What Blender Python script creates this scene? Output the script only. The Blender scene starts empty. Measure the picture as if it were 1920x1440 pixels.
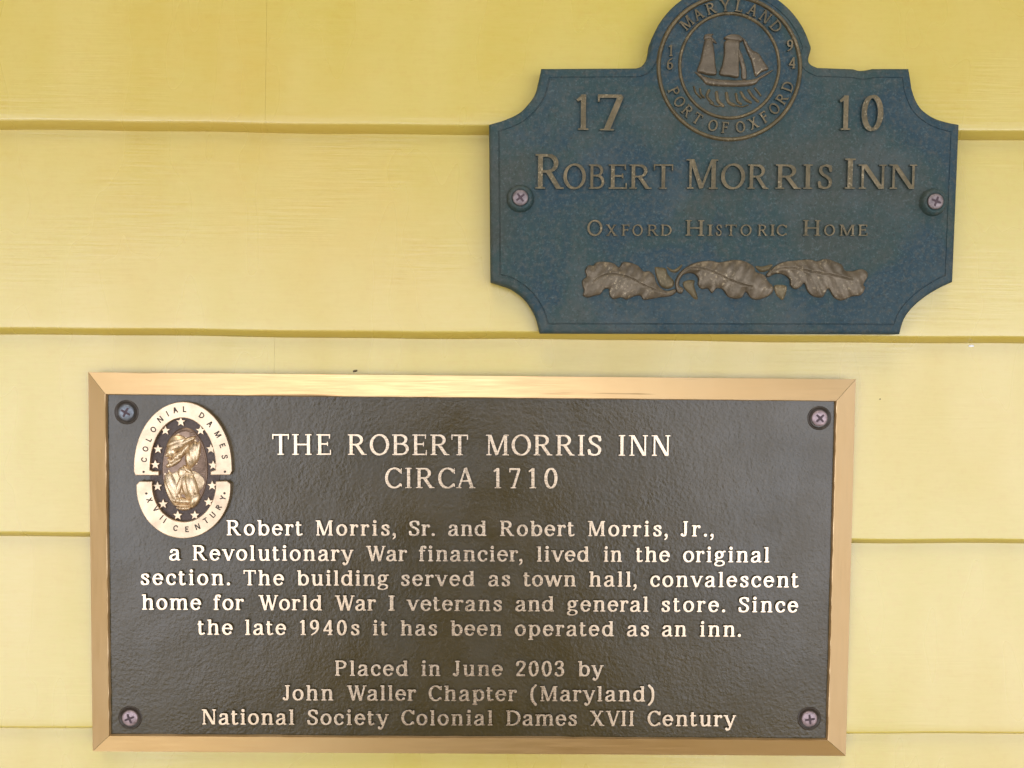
import bpy, bmesh, math, random
import numpy as np
from mathutils import Vector, Matrix
from mathutils.geometry import tessellate_polygon

random.seed(7)
SC = bpy.context.scene
COL = SC.collection
R = math.radians

# ------------------------------------------------------------------ camera
FPX, PW, PH = 1600.0, 1920.0, 1440.0
CAMP = (0.0, -0.4, 0.0)
PITCH, YAW, ROLL = -2.469, -0.392, 0.539
cam_d = bpy.data.cameras.new('camera')
cam = bpy.data.objects.new('camera', cam_d)
COL.objects.link(cam)
cam_d.sensor_width = 36.0
cam_d.lens = FPX / PW * 36.0
cam_d.clip_start = 0.01
cam_d.clip_end = 50.0
cam.location = CAMP
rot = Matrix.Rotation(R(YAW), 3, 'Z') @ Matrix.Rotation(R(90 + PITCH), 3, 'X') @ Matrix.Rotation(R(ROLL), 3, 'Z')
cam.rotation_euler = rot.to_euler()
SC.camera = cam
ROT = np.array(rot)

# ------------------------------------------------------------------ light
SUN_EL, SUN_AZ = 56.0, -15.0        # azimuth measured from straight out of the wall, negative = viewer's left
world = bpy.data.worlds.new('World')
SC.world = world
world.use_nodes = True
wn, wl = world.node_tree.nodes, world.node_tree.links
wn.clear()


def wnode(t, **kw):
    n = wn.new(t)
    for k, v in kw.items():
        setattr(n, k, v)
    return n


def wmath(op, a, b=None, clamp=False):
    n = wnode('ShaderNodeMath', operation=op, use_clamp=clamp)
    for i, v in enumerate((a, b)):
        if v is None:
            continue
        if hasattr(v, 'is_output'):
            wl.new(v, n.inputs[i])
        else:
            n.inputs[i].default_value = v
    return n.outputs[0]


def wstep(v, lo, hi):
    n = wnode('ShaderNodeMapRange', interpolation_type='SMOOTHSTEP')
    wl.new(v, n.inputs[0])
    n.inputs[1].default_value, n.inputs[2].default_value = lo, hi
    return n.outputs[0]


def wmix(f, a, b):
    n = wnode('ShaderNodeMix', data_type='RGBA')
    wl.new(f, n.inputs[0])
    for i, v in ((6, a), (7, b)):
        if hasattr(v, 'is_output'):
            wl.new(v, n.inputs[i])
        else:
            n.inputs[i].default_value = (*v, 1)
    return n.outputs[2]


sky = wnode('ShaderNodeTexSky', sky_type='NISHITA', sun_disc=False)
sky.sun_elevation = R(SUN_EL)
sky.sun_rotation = R(180 + SUN_AZ)
tc = wnode('ShaderNodeTexCoord')
sep = wnode('ShaderNodeSeparateXYZ')
wl.new(tc.outputs['Generated'], sep.inputs[0])
dx, dy, dz = sep.outputs
K = 10.0                                     # the sky's own units at the strength below
GROUND = (3.15 * K, 3.3 * K, 3.8 * K)          # bright open ground and haze beyond the porch
FLOOR = (0.42 * K, 0.31 * K, 0.16 * K)       # porch floor close to the wall
FLOOR_GLOW = (2.1 * K, 1.95 * K, 1.65 * K)    # bright patch added below for the bottom brass edge to reflect
CEIL = (0.85 * K, 0.76 * K, 0.62 * K)        # painted porch ceiling overhead
SIDE_L = (0.42 * K, 0.34 * K, 0.20 * K)      # porch to the left
SIDE_R = (0.72 * K, 0.66 * K, 0.56 * K)      # porch to the right
SHADE = (0.10 * K, 0.07 * K, 0.03 * K)     # the person holding the camera
dim = wmix(wstep(dz, 0.16, 0.34), (1.0, 1.0, 1.0), (0.10, 0.10, 0.095))   # darkening added to the upper sky so the wall's top reflects less
mul = wnode('ShaderNodeMix', data_type='RGBA', blend_type='MULTIPLY')
mul.inputs[0].default_value = 1.0
wl.new(sky.outputs[0], mul.inputs[6])
wl.new(dim, mul.inputs[7])
c = wmix(wstep(dz, 0.34, 0.09), mul.outputs[2], GROUND)
c = wmix(wstep(dx, -0.68, -0.86), c, SIDE_L)
c = wmix(wstep(dx, 0.68, 0.86), c, SIDE_R)
floor_c = wmix(wmath('MULTIPLY', wstep(dx, -0.10, -0.24), wstep(dz, -0.80, -0.88)), FLOOR, FLOOR_GLOW)
c = wmix(wstep(dz, -0.29, -0.46), c, floor_c)
c = wmix(wstep(dz, 0.60, 0.70), c, CEIL)
off = wmath('ABSOLUTE', wmath('ADD', dx, 0.03))
per = wmath('MULTIPLY', wstep(off, 0.26, 0.13), wmath('MULTIPLY', wstep(dz, 0.06, -0.02), wstep(dy, 0.05, -0.05)))
c = wmix(per, c, SHADE)
bg = wnode('ShaderNodeBackground')
bg.inputs[1].default_value = 0.1
wl.new(c, bg.inputs[0])
wo = wnode('ShaderNodeOutputWorld')
wl.new(bg.outputs[0], wo.inputs[0])

sun_d = bpy.data.lights.new('sun', 'SUN')
sun_d.energy = 0.6
sun_d.angle = R(22)
sun_d.color = (1.0, 0.95, 0.86)
sun = bpy.data.objects.new('sun', sun_d)
COL.objects.link(sun)
sdir = Vector((math.sin(R(SUN_AZ)) * math.cos(R(SUN_EL)), -math.cos(R(SUN_AZ)) * math.cos(R(SUN_EL)), math.sin(R(SUN_EL))))
sun.location = sdir * 5
sun.rotation_euler = sdir.to_track_quat('Z', 'Y').to_euler()

SC.view_settings.view_transform = 'Standard'
SC.view_settings.look = 'None'
SC.view_settings.exposure = 0.12
SC.view_settings.gamma = 1.0
SC.view_settings.use_curve_mapping = False


# ------------------------------------------------------------------ measuring helper: a photo point on the plane y = Y
def pp(px, py, Y=0.0):
    d = ROT @ np.array([(px - PW / 2) / FPX, -(py - PH / 2) / FPX, -1.0])
    t = (Y - CAMP[1]) / d[1]
    return (CAMP[0] + t * d[0], CAMP[2] + t * d[2])


MM = 0.001
MPP = 0.25 * MM                               # about the size of a photo pixel on the wall


# ------------------------------------------------------------------ object helpers
def link(o, parent=None):
    COL.objects.link(o)
    if parent is not None:
        o.parent = parent
        o.matrix_parent_inverse = Matrix.Translation(-Vector(parent.location))
    return o


def tag(o, label=None, cat=None, group=None, kind=None):
    for k, v in (('label', label), ('category', cat), ('group', group), ('kind', kind)):
        if v:
            o[k] = v
    return o


def thing(name, loc, label, cat):
    return tag(link(bpy.data.objects.new(name, None)), label, cat) if loc is None else _thing(name, loc, label, cat)


def _thing(name, loc, label, cat):
    o = bpy.data.objects.new(name, None)
    o.empty_display_size = 0.02
    o.location = loc
    return tag(link(o), label, cat)


def mesh_obj(name, verts, faces, mats, parent=None, midx=None, smooth=False, label=None):
    me = bpy.data.meshes.new(name)
    me.from_pydata([tuple(v) for v in verts], [], [tuple(f) for f in faces])
    for m in mats:
        me.materials.append(m)
    if midx is not None:
        me.polygons.foreach_set('material_index', np.asarray(midx, dtype=np.int32))
    if smooth:
        me.polygons.foreach_set('use_smooth', np.ones(len(me.polygons), dtype=bool))
    me.update()
    o = link(bpy.data.objects.new(name, me), parent)
    if label:
        o['label'] = label
    return o


def bm_obj(name, bm, mats, parent=None, smooth=False, label=None):
    me = bpy.data.meshes.new(name)
    bmesh.ops.recalc_face_normals(bm, faces=bm.faces)
    bm.to_mesh(me)
    bm.free()
    for m in mats:
        me.materials.append(m)
    if smooth:
        me.polygons.foreach_set('use_smooth', np.ones(len(me.polygons), dtype=bool))
    o = link(bpy.data.objects.new(name, me), parent)
    if label:
        o['label'] = label
    return o


# ------------------------------------------------------------------ materials
def mat(name):
    m = bpy.data.materials.new(name)
    m.use_nodes = True
    nt = m.node_tree
    return m, nt, nt.nodes['Principled BSDF']


def N(nt, t, ins=None, **kw):
    n = nt.nodes.new(t)
    for k, v in kw.items():
        setattr(n, k, v)
    for k, v in (ins or {}).items():
        if hasattr(v, 'is_output'):
            nt.links.new(v, n.inputs[k])
        else:
            n.inputs[k].default_value = v
    return n


def coords(nt, scale):
    t = N(nt, 'ShaderNodeTexCoord')
    return N(nt, 'ShaderNodeMapping', {0: t.outputs['Object'], 3: scale}).outputs[0]


def noise(nt, scale, freq, detail=4.0, rough=0.55, dist=0.0):
    return N(nt, 'ShaderNodeTexNoise', {'Vector': coords(nt, scale), 'Scale': freq, 'Detail': detail, 'Roughness': rough, 'Distortion': dist}).outputs[0]


def ramp(nt, f, stops, interp='LINEAR'):
    n = nt.nodes.new('ShaderNodeValToRGB')
    n.color_ramp.interpolation = interp
    e = n.color_ramp.elements
    while len(e) < len(stops):
        e.new(0.5)
    for i, (p, cc) in enumerate(stops):
        e[i].position = p
        e[i].color = (*cc, 1) if len(cc) == 3 else cc
    nt.links.new(f, n.inputs[0])
    return n.outputs[0]


def g(v):
    return (v, v, v)


def mixc(nt, f, a, b, mode='MIX'):
    n = N(nt, 'ShaderNodeMix', data_type='RGBA', blend_type=mode)
    for i, v in ((0, f), (6, a), (7, b)):
        if hasattr(v, 'is_output'):
            nt.links.new(v, n.inputs[i])
        else:
            n.inputs[i].default_value = v if i == 0 else (*v, 1)
    return n.outputs[2]


def bump(nt, bs, layers):
    prev = None
    for h, strength, dist in layers:
        b = N(nt, 'ShaderNodeBump', {'Strength': strength, 'Distance': dist, 'Height': h})
        if prev is not None:
            nt.links.new(prev, b.inputs['Normal'])
        prev = b.outputs[0]
    nt.links.new(prev, bs.inputs['Normal'])


def make_paint():
    m, nt, bs = mat('yellow_gloss_paint')
    big = noise(nt, (1.0, 1.0, 0.6), 9.0, 3.0)
    mid = noise(nt, (1.0, 1.0, 2.2), 60.0, 4.0)
    fine = noise(nt, (0.12, 1.0, 1.0), 900.0, 3.0)
    col = ramp(nt, big, [(0.30, (0.585, 0.412, 0.074)), (0.52, (0.580, 0.440, 0.090)), (0.72, (0.610, 0.442, 0.104))])
    col = mixc(nt, ramp(nt, noise(nt, (1.0, 1.0, 0.8), 5.0, 2.0), [(0.42, g(0.0)), (0.60, g(0.7))]), col, (0.555, 0.450, 0.080))
    col = mixc(nt, ramp(nt, noise(nt, (1, 1, 1), 330.0, 2.0), [(0.35, g(0.35)), (0.5, g(0.0))]), col, (0.55, 0.385, 0.07))
    col = mixc(nt, ramp(nt, mid, [(0.40, g(0.0)), (0.75, g(0.5))]), col, (0.575, 0.455, 0.100))
    col = mixc(nt, ramp(nt, fine, [(0.35, g(0.0)), (0.8, g(0.35))]), col, (0.64, 0.485, 0.125))
    nt.links.new(col, bs.inputs['Base Color'])
    rg = ramp(nt, noise(nt, (1.4, 1.0, 0.5), 20.0, 2.0), [(0.35, g(0.24)), (0.7, g(0.36))])
    nt.links.new(rg, bs.inputs['Roughness'])
    bs.inputs['IOR'].default_value = 1.8
    strokes = noise(nt, (0.05, 1.0, 1.0), 700.0, 3.0, 0.55)
    patch = ramp(nt, noise(nt, (0.6, 1.0, 1.4), 16.0, 2.0), [(0.44, g(0.12)), (0.66, g(1.0))])
    heights = N(nt, 'ShaderNodeMath', {0: strokes, 1: patch}, operation='MULTIPLY').outputs[0]
    bump(nt, bs, [(heights, 0.38, 0.00028), (noise(nt, (1, 1, 1), 260.0, 1.0), 0.10, 0.00025)])
    return m


def make_patina():
    m, nt, bs = mat('blue_green_patina')
    a = noise(nt, (1, 1, 1), 26.0, 6.0, 0.68)
    b = noise(nt, (1, 1, 1), 420.0, 4.0, 0.65)
    d = noise(nt, (1, 1, 1), 1000.0, 3.0, 0.6)
    a2 = noise(nt, (1, 1, 1), 17.0, 4.0, 0.6, 0.6)
    col = ramp(nt, a2, [(0.36, (0.040, 0.052, 0.040)), (0.47, (0.023, 0.050, 0.046)), (0.56, (0.015, 0.042, 0.055)), (0.68, (0.030, 0.056, 0.064))])
    col = mixc(nt, ramp(nt, a, [(0.50, g(0.0)), (0.70, g(0.75))]), col, (0.064, 0.082, 0.080))
    col = mixc(nt, ramp(nt, a, [(0.22, g(0.5)), (0.40, g(0.0))]), col, (0.034, 0.032, 0.022))
    col = mixc(nt, ramp(nt, b, [(0.48, g(0.0)), (0.66, g(0.75))]), col, (0.064, 0.070, 0.060))
    col = mixc(nt, ramp(nt, d, [(0.56, g(0.0)), (0.76, g(0.6))]), col, (0.10, 0.14, 0.135))
    col = mixc(nt, ramp(nt, noise(nt, (1, 1, 1), 700.0, 2.0), [(0.25, g(0.7)), (0.42, g(0.0))]), col, (0.018, 0.026, 0.022))
    nt.links.new(col, bs.inputs['Base Color'])
    bs.inputs['Roughness'].default_value = 0.62
    bs.inputs['IOR'].default_value = 1.38
    bump(nt, bs, [(a, 0.2, 0.001), (b, 0.45, 0.0004), (d, 0.5, 0.0002)])
    return m


def make_worn(name, stops, rough=0.42, metallic=0.75, sparkle=0.0):
    m, nt, bs = mat(name)
    a = noise(nt, (1, 1, 1), 160.0, 5.0, 0.65)
    d = noise(nt, (1, 1, 1), 1300.0, 2.0, 0.6)
    col = ramp(nt, a, stops)
    if sparkle:
        sp_ = N(nt, 'ShaderNodeMath', {0: ramp(nt, noise(nt, (1, 1, 1), 850.0, 2.0, 0.6), [(0.56, g(0.0)), (0.70, g(sparkle))]), 1: ramp(nt, noise(nt, (1, 1, 1), 70.0, 2.0), [(0.45, g(0.05)), (0.62, g(1.0))])}, operation='MULTIPLY')
        col = mixc(nt, sp_.outputs[0], col, (0.62, 0.50, 0.30))
    nt.links.new(col, bs.inputs['Base Color'])
    bs.inputs['Metallic'].default_value = metallic
    nt.links.new(ramp(nt, d, [(0.3, g(rough - 0.1)), (0.7, g(rough + 0.12))]), bs.inputs['Roughness'])
    bump(nt, bs, [(a, 0.25, 0.0005), (d, 0.4, 0.00018)])
    return m


def make_field():
    m, nt, bs = mat('dark_brown_enamel')
    a = noise(nt, (1, 1, 1), 30.0, 4.0)
    d = noise(nt, (1, 1, 1), 700.0, 3.0, 0.6)
    col = ramp(nt, a, [(0.3, (0.052, 0.036, 0.008)), (0.7, (0.044, 0.033, 0.011))])
    col = mixc(nt, ramp(nt, d, [(0.45, g(0.0)), (0.75, g(0.5))]), col, (0.078, 0.052, 0.014))
    nt.links.new(col, bs.inputs['Base Color'])
    bs.inputs['IOR'].default_value = 1.54
    nt.links.new(ramp(nt, noise(nt, (1, 1, 1), 55.0, 3.0), [(0.3, g(0.20)), (0.7, g(0.32))]), bs.inputs['Roughness'])
    bump(nt, bs, [(noise(nt, (1, 1, 0.7), 120.0, 3.0), 0.22, 0.0008), (noise(nt, (1, 1, 1), 600.0, 3.0, 0.6), 0.36, 0.00034), (d, 0.35, 0.0002)])
    return m


def make_brushed(name, scale, base=(0.77, 0.555, 0.31), scratch=True, rg=(0.40, 0.54)):
    m, nt, bs = mat(name)
    f = noise(nt, scale, 1600.0, 3.0, 0.6)
    big = noise(nt, (1, 1, 1), 18.0, 3.0)
    b2 = tuple(x * 0.94 for x in base)
    col = ramp(nt, f, [(0.3, b2), (0.7, base)])
    col = mixc(nt, ramp(nt, big, [(0.35, g(0.0)), (0.7, g(0.5))]), col, (base[0], base[1] * 1.07, base[2] * 1.2))
    if scratch:
        s = tuple(v * 3 for v in scale)
        sc_ = noise(nt, s, 110.0, 3.0, 0.5)
        col = mixc(nt, ramp(nt, sc_, [(0.665, g(0.0)), (0.72, g(0.8))]), col, (0.20, 0.12, 0.06))
    nt.links.new(col, bs.inputs['Base Color'])
    bs.inputs['Metallic'].default_value = 1.0
    nt.links.new(ramp(nt, f, [(0.3, g(rg[0])), (0.7, g(rg[1]))]), bs.inputs['Roughness'])
    bump(nt, bs, [(f, 0.16, 0.0001), (noise(nt, (1, 1, 1), 90.0, 3.0), 0.12, 0.0006)])
    return m


def make_plain(name, c0, rough, metallic=0.0, freq=900.0, var=0.25, bmp=0.2):
    m, nt, bs = mat(name)
    f = noise(nt, (1, 1, 1), freq, 4.0)
    col = ramp(nt, f, [(0.3, tuple(x * (1 - var) for x in c0)), (0.7, tuple(min(1, x * (1 + var)) for x in c0))])
    nt.links.new(col, bs.inputs['Base Color'])
    bs.inputs['Roughness'].default_value = rough
    bs.inputs['Metallic'].default_value = metallic
    bump(nt, bs, [(f, bmp, 0.0002)])
    return m


PAINT = make_paint()
PATINA = make_patina()
OLDBRASS = make_worn('dull_bronze_lettering', [(0.30, (0.075, 0.060, 0.030)), (0.55, (0.135, 0.104, 0.052)), (0.8, (0.22, 0.165, 0.09))], 0.48, 0.55, 0.35)
LEAFBRONZE = make_worn('rubbed_bronze_leaf', [(0.30, (0.085, 0.065, 0.038)), (0.55, (0.130, 0.100, 0.062)), (0.8, (0.18, 0.140, 0.092))], 0.42, 0.55, 0.45)
FIELD = make_field()
BRUSH_H = make_brushed('brushed_brass_along', (0.03, 1, 1))
BRUSH_V = make_brushed('brushed_brass_upright', (1, 1, 0.03), scratch=False)
BRASS = make_brushed('polished_brass_letter', (0.3, 1, 1), (0.82, 0.63, 0.42), scratch=False, rg=(0.22, 0.36))
CREAMBRASS = make_plain('bright_medal_brass', (0.66, 0.50, 0.33), 0.42, 1.0, 200.0, 0.20, 0.45)
ANTIQUE = make_worn('antique_medal_bronze', [(0.25, (0.36, 0.25, 0.14)), (0.5, (0.62, 0.46, 0.28)), (0.75, (0.80, 0.63, 0.42))], 0.36, 0.9, 0.0)
DARKGROUND = make_plain('dark_bronze_ground', (0.075, 0.052, 0.040), 0.5, 0.4)
INK = make_plain('dark_letter_filling', (0.050, 0.036, 0.022), 0.7)
ZINC = make_plain('pinkish_zinc_screw', (0.23, 0.185, 0.18), 0.55, 0.6, 500.0, 0.35)
ZINCPINK = make_plain('pinkish_zinc_screw_new', (0.36, 0.27, 0.275), 0.5, 0.6, 500.0, 0.3)
ZINCBLUE = make_plain('bluish_zinc_screw', (0.18, 0.195, 0.21), 0.46, 0.6, 700.0, 0.25)
SLOT = make_plain('dark_screw_recess', (0.07, 0.042, 0.046), 0.6, 0.3)
CUP = make_plain('brown_bronze_cup', (0.040, 0.028, 0.016), 0.42, 0.3)
SEAM = make_plain('brass_mitre_joint', (0.20, 0.13, 0.05), 0.5, 0.6)
SPECK = make_plain('dark_dirt', (0.12, 0.085, 0.03), 0.8)
CHIP = make_plain('bare_white_primer', (0.88, 0.86, 0.80), 0.5)


# ------------------------------------------------------------------ lettering: strokes -> distance field -> outline -> raised mesh
class Glyph:
    def __init__(s, T, t, ser, ext, nib=10.0, k=0.03):
        s.T, s.t, s.ser, s.ext, s.nib, s.k = T, t, ser, ext, nib, k
        s.seg, s.box, s.clip = [], [], (-9, 9)
        s.cut = []

    def w(s, dxx, dyy):
        ph = math.atan2(dyy, dxx)
        return s.t + (s.T - s.t) * abs(math.sin(ph - R(s.nib))) ** 1.25

    def bar(s, x0, y0, x1, y1, w=None):
        s.box.append((x0, y0, x1, y1, s.w(x1 - x0, y1 - y0) if w is None else w))
        return s

    def rect(s, x0, y0, x1, y1):
        return s.bar(x0, (y0 + y1) / 2, x1, (y0 + y1) / 2, abs(y1 - y0))

    def pen(s, pts, mul=1.0, w=None):
        n = len(pts)
        ws = []
        for i in range(n):
            a, b = pts[max(0, i - 1)], pts[min(n - 1, i + 1)]
            ws.append((s.w(b[0] - a[0], b[1] - a[1]) if w is None else w) * mul)
        for i in range(n - 1):
            s.seg.append((*pts[i], *pts[i + 1], ws[i] / 2, ws[i + 1] / 2))
        return s

    def spl(s, pts, mul=1.0, w=None, n=8):
        return s.pen(crom(pts, n), mul, w)

    def arc(s, cx, cy, RX, RY, a0, a1, mul=1.0, n=26):
        rx, ry = RX - s.T / 2, RY - s.t / 2
        return s.pen([(cx + rx * math.cos(R(a0 + (a1 - a0) * i / n)), cy + ry * math.sin(R(a0 + (a1 - a0) * i / n))) for i in range(n + 1)], mul)

    def dot(s, x, y, r):
        s.seg.append((x, y, x + 1e-4, y, r, r))
        return s

    def foot(s, x, y, w=None, l=1.0, r=1.0):
        w = s.T if w is None else w
        if s.ext > 0:
            s.rect(x - w / 2 - s.ext * l, y, x + w / 2 + s.ext * r, y + s.ser)
        return s

    def head(s, x, y, w=None, l=1.0, r=1.0):
        w = s.T if w is None else w
        if s.ext > 0:
            s.rect(x - w / 2 - s.ext * l, y - s.ser, x + w / 2 + s.ext * r, y)
        return s

    def stem(s, x, y0, y1, w=None, f=(1, 1), h=(1, 1)):
        w = s.T if w is None else w
        s.bar(x, y0, x, y1, w)
        if f:
            s.foot(x, y0, w, *f)
        if h:
            s.head(x, y1, w, *h)
        return s

    def sdf(s, X, Y):
        d = np.full(X.shape, 9.0)

        def uni(a, b):
            h = np.clip(0.5 + 0.5 * (b - a) / s.k, 0, 1)
            return b * (1 - h) + a * h - s.k * h * (1 - h) * 0.8
        for x0, y0, x1, y1, w in s.box:
            L = math.hypot(x1 - x0, y1 - y0) + 1e-9
            ux, uy = (x1 - x0) / L, (y1 - y0) / L
            u = (X - x0) * ux + (Y - y0) * uy
            v = -(X - x0) * uy + (Y - y0) * ux
            qx, qy = np.abs(u - L / 2) - L / 2, np.abs(v) - w / 2
            dd = np.hypot(np.maximum(qx, 0), np.maximum(qy, 0)) + np.minimum(np.maximum(qx, qy), 0)
            d = uni(d, dd)
        best = None
        for x0, y0, x1, y1, r0, r1 in s.seg:
            L2 = (x1 - x0) ** 2 + (y1 - y0) ** 2 + 1e-12
            u = np.clip(((X - x0) * (x1 - x0) + (Y - y0) * (y1 - y0)) / L2, 0, 1)
            dd = np.hypot(X - x0 - u * (x1 - x0), Y - y0 - u * (y1 - y0)) - (r0 + (r1 - r0) * u)
            best = dd if best is None else np.minimum(best, dd)
        if best is not None:
            d = uni(d, best)
        d = np.maximum(d, np.maximum(s.clip[0] - Y, Y - s.clip[1]))
        return d


def crom(pts, n=8, closed=False):
    P = [Vector((*p, 0)) for p in pts]
    m = len(P)
    out = []
    for i in range(m if closed else m - 1):
        if closed:
            a, b, c_, d = P[(i - 1) % m], P[i], P[(i + 1) % m], P[(i + 2) % m]
        else:
            a, b, c_, d = P[max(0, i - 1)], P[i], P[i + 1], P[min(m - 1, i + 2)]
        for j in range(n):
            t = j / n
            v = 0.5 * ((2 * b) + (c_ - a) * t + (2 * a - 5 * b + 4 * c_ - d) * t * t + (3 * b - a - 3 * c_ + d) * t ** 3)
            out.append((v.x, v.y))
    if not closed:
        out.append((P[-1].x, P[-1].y))
    return out


XH = 0.74


def draw(ch, T, t, ser, ext, nib=10.0):
    G = Glyph(T, t, ser, ext, nib)
    h = T / 2
    a = 1.0
    if ch.isupper() or ch.isdigit():
        G.clip = (-0.02, 1.02)
    if ch == 'I':
        G.stem(0, 0, a)
    elif ch == 'T':
        G.stem(0, 0, a, h=None).rect(-.40, 1 - t * .95, .40, 1)
        if ext:
            G.bar(-.40 + ser / 2, .74, -.40 + ser / 2, 1, ser).bar(.40 - ser / 2, .74, .40 - ser / 2, 1, ser)
    elif ch == 'H':
        G.stem(0, 0, a).stem(.62, 0, a).rect(0, .5 - t * .5, .62, .5 + t * .5)
    elif ch in 'EF':
        G.stem(0, 0, a, f=(1, 1) if ch == 'F' else (1, 0), h=(1, 0)).rect(0, 1 - t * .9, .50, 1).rect(0, .53 - t * .5, .40, .53 + t * .5)
        if ext:
            G.bar(.50 - ser / 2, .78, .50 - ser / 2, 1, ser).bar(.40 - ser / 2, .42, .40 - ser / 2, .64, ser)
        if ch == 'E':
            G.rect(0, 0, .54, t * .9)
            if ext:
                G.bar(.54 - ser / 2, 0, .54 - ser / 2, .26, ser)
    elif ch == 'L':
        G.stem(0, 0, a, f=(1, 0)).rect(0, 0, .50, t * .9)
        if ext:
            G.bar(.50 - ser / 2, 0, .50 - ser / 2, .28, ser)
    elif ch in 'RPB':
        lo = .46 if ch != 'B' else .50
        mid = (1 + lo) / 2
        G.stem(0, 0, a, f=(1, 0) if ch == 'B' else (1, 1), h=(1, 0))
        G.rect(0, 1 - t, .26, 1).rect(0, lo, .26, lo + t)
        G.arc(.24, (1 + lo) / 2, .30 + h * .5, (1 - lo) / 2, 90, -90)
        if ch == 'R':
            G.bar(.24, lo + .06, .60, .0, T * .98).foot(.60, 0, T * .8, .3, 1.1)
            G.clip = (0, 1.0)
        if ch == 'B':
            G.rect(0, 0, .28, t).arc(.27, (lo + t) / 2, .34 + h * .5, (lo + t) / 2, 90, -90)
    elif ch == 'D':
        G.stem(0, 0, a, f=(1, 0), h=(1, 0)).rect(0, 1 - t, .26, 1).rect(0, 0, .26, t).arc(.22, .5, .50 + h * .5, .5, 90, -90, n=34)
    elif ch == 'O':
        G.arc(0, .5, .47, .515, 0, 360, n=48)
    elif ch == 'C':
        G.arc(0, .5, .46, .515, 42, 318, n=40)
        if ext:
            G.bar(.335, .70, .335, .98, ser)
            G.bar(.335, .06, .335, .22, ser)
    elif ch == 'S':
        G.spl([(.25, .76), (.20, .90), (0, .965 - t * .1), (-.19, .88), (-.22, .74), (-.12, .60), (.08, .49), (.22, .37), (.24, .22), (.15, .08), (-.03, .03 + t * .1), (-.22, .10), (-.27, .25)])
        if ext:
            G.bar(.265, .71, .265, .97, ser).bar(-.275, .03, -.275, .28, ser)
    elif ch == 'M':
        G.stem(0, 0, a, t * 1.05, h=None).stem(.80, 0, a, T, h=None).head(0, 1, T * .8, 1.1, 0).head(.80, 1, T, 0, 1)
        G.bar(.04, 1, .385, .02, T).bar(.385, .02, .76, 1, t * 1.05)
        G.clip = (0, 1)
    elif ch == 'N':
        G.stem(0, 0, a, t * 1.05, h=None).head(0, 1, T * .8, 1.1, 0).stem(.64, 0, a, t * 1.05, f=None)
        G.bar(.03, 1, .60, .0, T)
        G.clip = (0, 1)
    elif ch == 'A':
        G.bar(0.04, 0, .36, 1, t * 1.1).bar(.36, 1, .70, 0, T).rect(.16, .32, .56, .32 + t).foot(.04, 0, t).foot(.70, 0, T)
        G.clip = (0, 1.02)
    elif ch == 'V':
        G.bar(0.0, 1, .34, .0, T).bar(.34, .0, .65, 1, t * 1.1).head(0, 1, T).head(.65, 1, t)
        G.clip = (-.02, 1)
    elif ch == 'W':
        G.bar(0, 1, .28, 0, T).bar(.28, 0, .49, .95, t * 1.1).bar(.45, 1, .73, 0, T).bar(.73, 0, .99, 1, t * 1.1).head(0, 1, T).head(.47, 1, T * .6).head(.99, 1, t)
        G.clip = (-.02, 1)
    elif ch == 'X':
        G.bar(.02, 1, .64, 0, T).bar(.04, 0, .60, 1, t * 1.1).head(.02, 1, T).head(.60, 1, t).foot(.04, 0, t).foot(.64, 0, T)
        G.clip = (0, 1)
    elif ch == 'Y':
        G.bar(0, 1, .33, .45, T).bar(.66, 1, .35, .45, t * 1.1).stem(.34, 0, .50, h=None).head(0, 1, T).head(.66, 1, t)
        G.clip = (0, 1)
    elif ch == 'J':
        G.bar(0, .22, 0, 1).head(0, 1).spl([(0, .28), (-.01, .12), (-.09, .04), (-.20, .06)], 0.9).dot(-.22, .12, T * .55)
    elif ch == 'U':
        G.bar(0, .3, 0, 1).bar(.56, .3, .56, 1, t * 1.1).head(0, 1).head(.56, 1, t).spl([(0, .34), (.04, .12), (.28, .03), (.52, .12), (.56, .34)])
    elif ch == '1':
        G.stem(0, 0, a, h=None).bar(-.20, .82, 0, .96, t * 1.1)
        G.clip = (0, 1.0)
    elif ch == '7':
        G.rect(-.24, 1 - t * 1.2, .28, 1).bar(.25, .96, -.05, 0, T * .82)
        if ext:
            G.bar(-.24 + ser / 2, .78, -.24 + ser / 2, 1, ser)
        G.clip = (0, 1)
        G.foot(-.04, 0, T * .8)
    elif ch == '0':
        G.arc(0, .5, .325, .51, 0, 360, n=44)
    elif ch in '69':
        f = (lambda x, y: (x, y)) if ch == '6' else (lambda x, y: (-x, 1 - y))
        G.arc(0, .31 if ch == '6' else .69, .30, .32, 0, 360, n=36)
        G.spl([f(*p) for p in [(-.22, .33), (-.20, .60), (-.06, .82), (.18, .97)]], .85)
    elif ch == '4':
        G.bar(.14, 0, .14, 1).rect(-.30, .25, .30, .25 + t * 1.1).bar(-.26, .29, .13, .98, t * 1.2).foot(.14, 0)
        G.clip = (0, 1)
    elif ch == '2':
        G.spl([(-.23, .74), (-.15, .92), (.04, .965), (.21, .85), (.20, .66), (.04, .42), (-.22, .08)]).rect(-.27, 0, .28, t * 1.3).dot(-.20, .76, T * .5)
    elif ch == '3':
        G.spl([(-.22, .80), (-.12, .94), (.06, .95), (.19, .82), (.14, .62), (-.06, .54)]).spl([(-.06, .54), (.16, .47), (.23, .28), (.14, .09), (-.05, .035), (-.22, .14)]).dot(-.20, .79, T * .45).dot(-.21, .19, T * .48)
    elif ch == 'a':
        G.bar(.22, .10, .22, .50).spl([(-.17, .58), (-.08, .68), (.05, XH - .05), (.19, .64), (.22, .46)]).dot(-.16, .57, T * .5)
        G.spl([(.22, .43), (0, .38), (-.19, .26), (-.19, .10), (-.05, .035), (.12, .09), (.22, .20)]).spl([(.22, .14), (.27, .05), (.36, .05)], .8)
    elif ch in 'bdpq':
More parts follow.
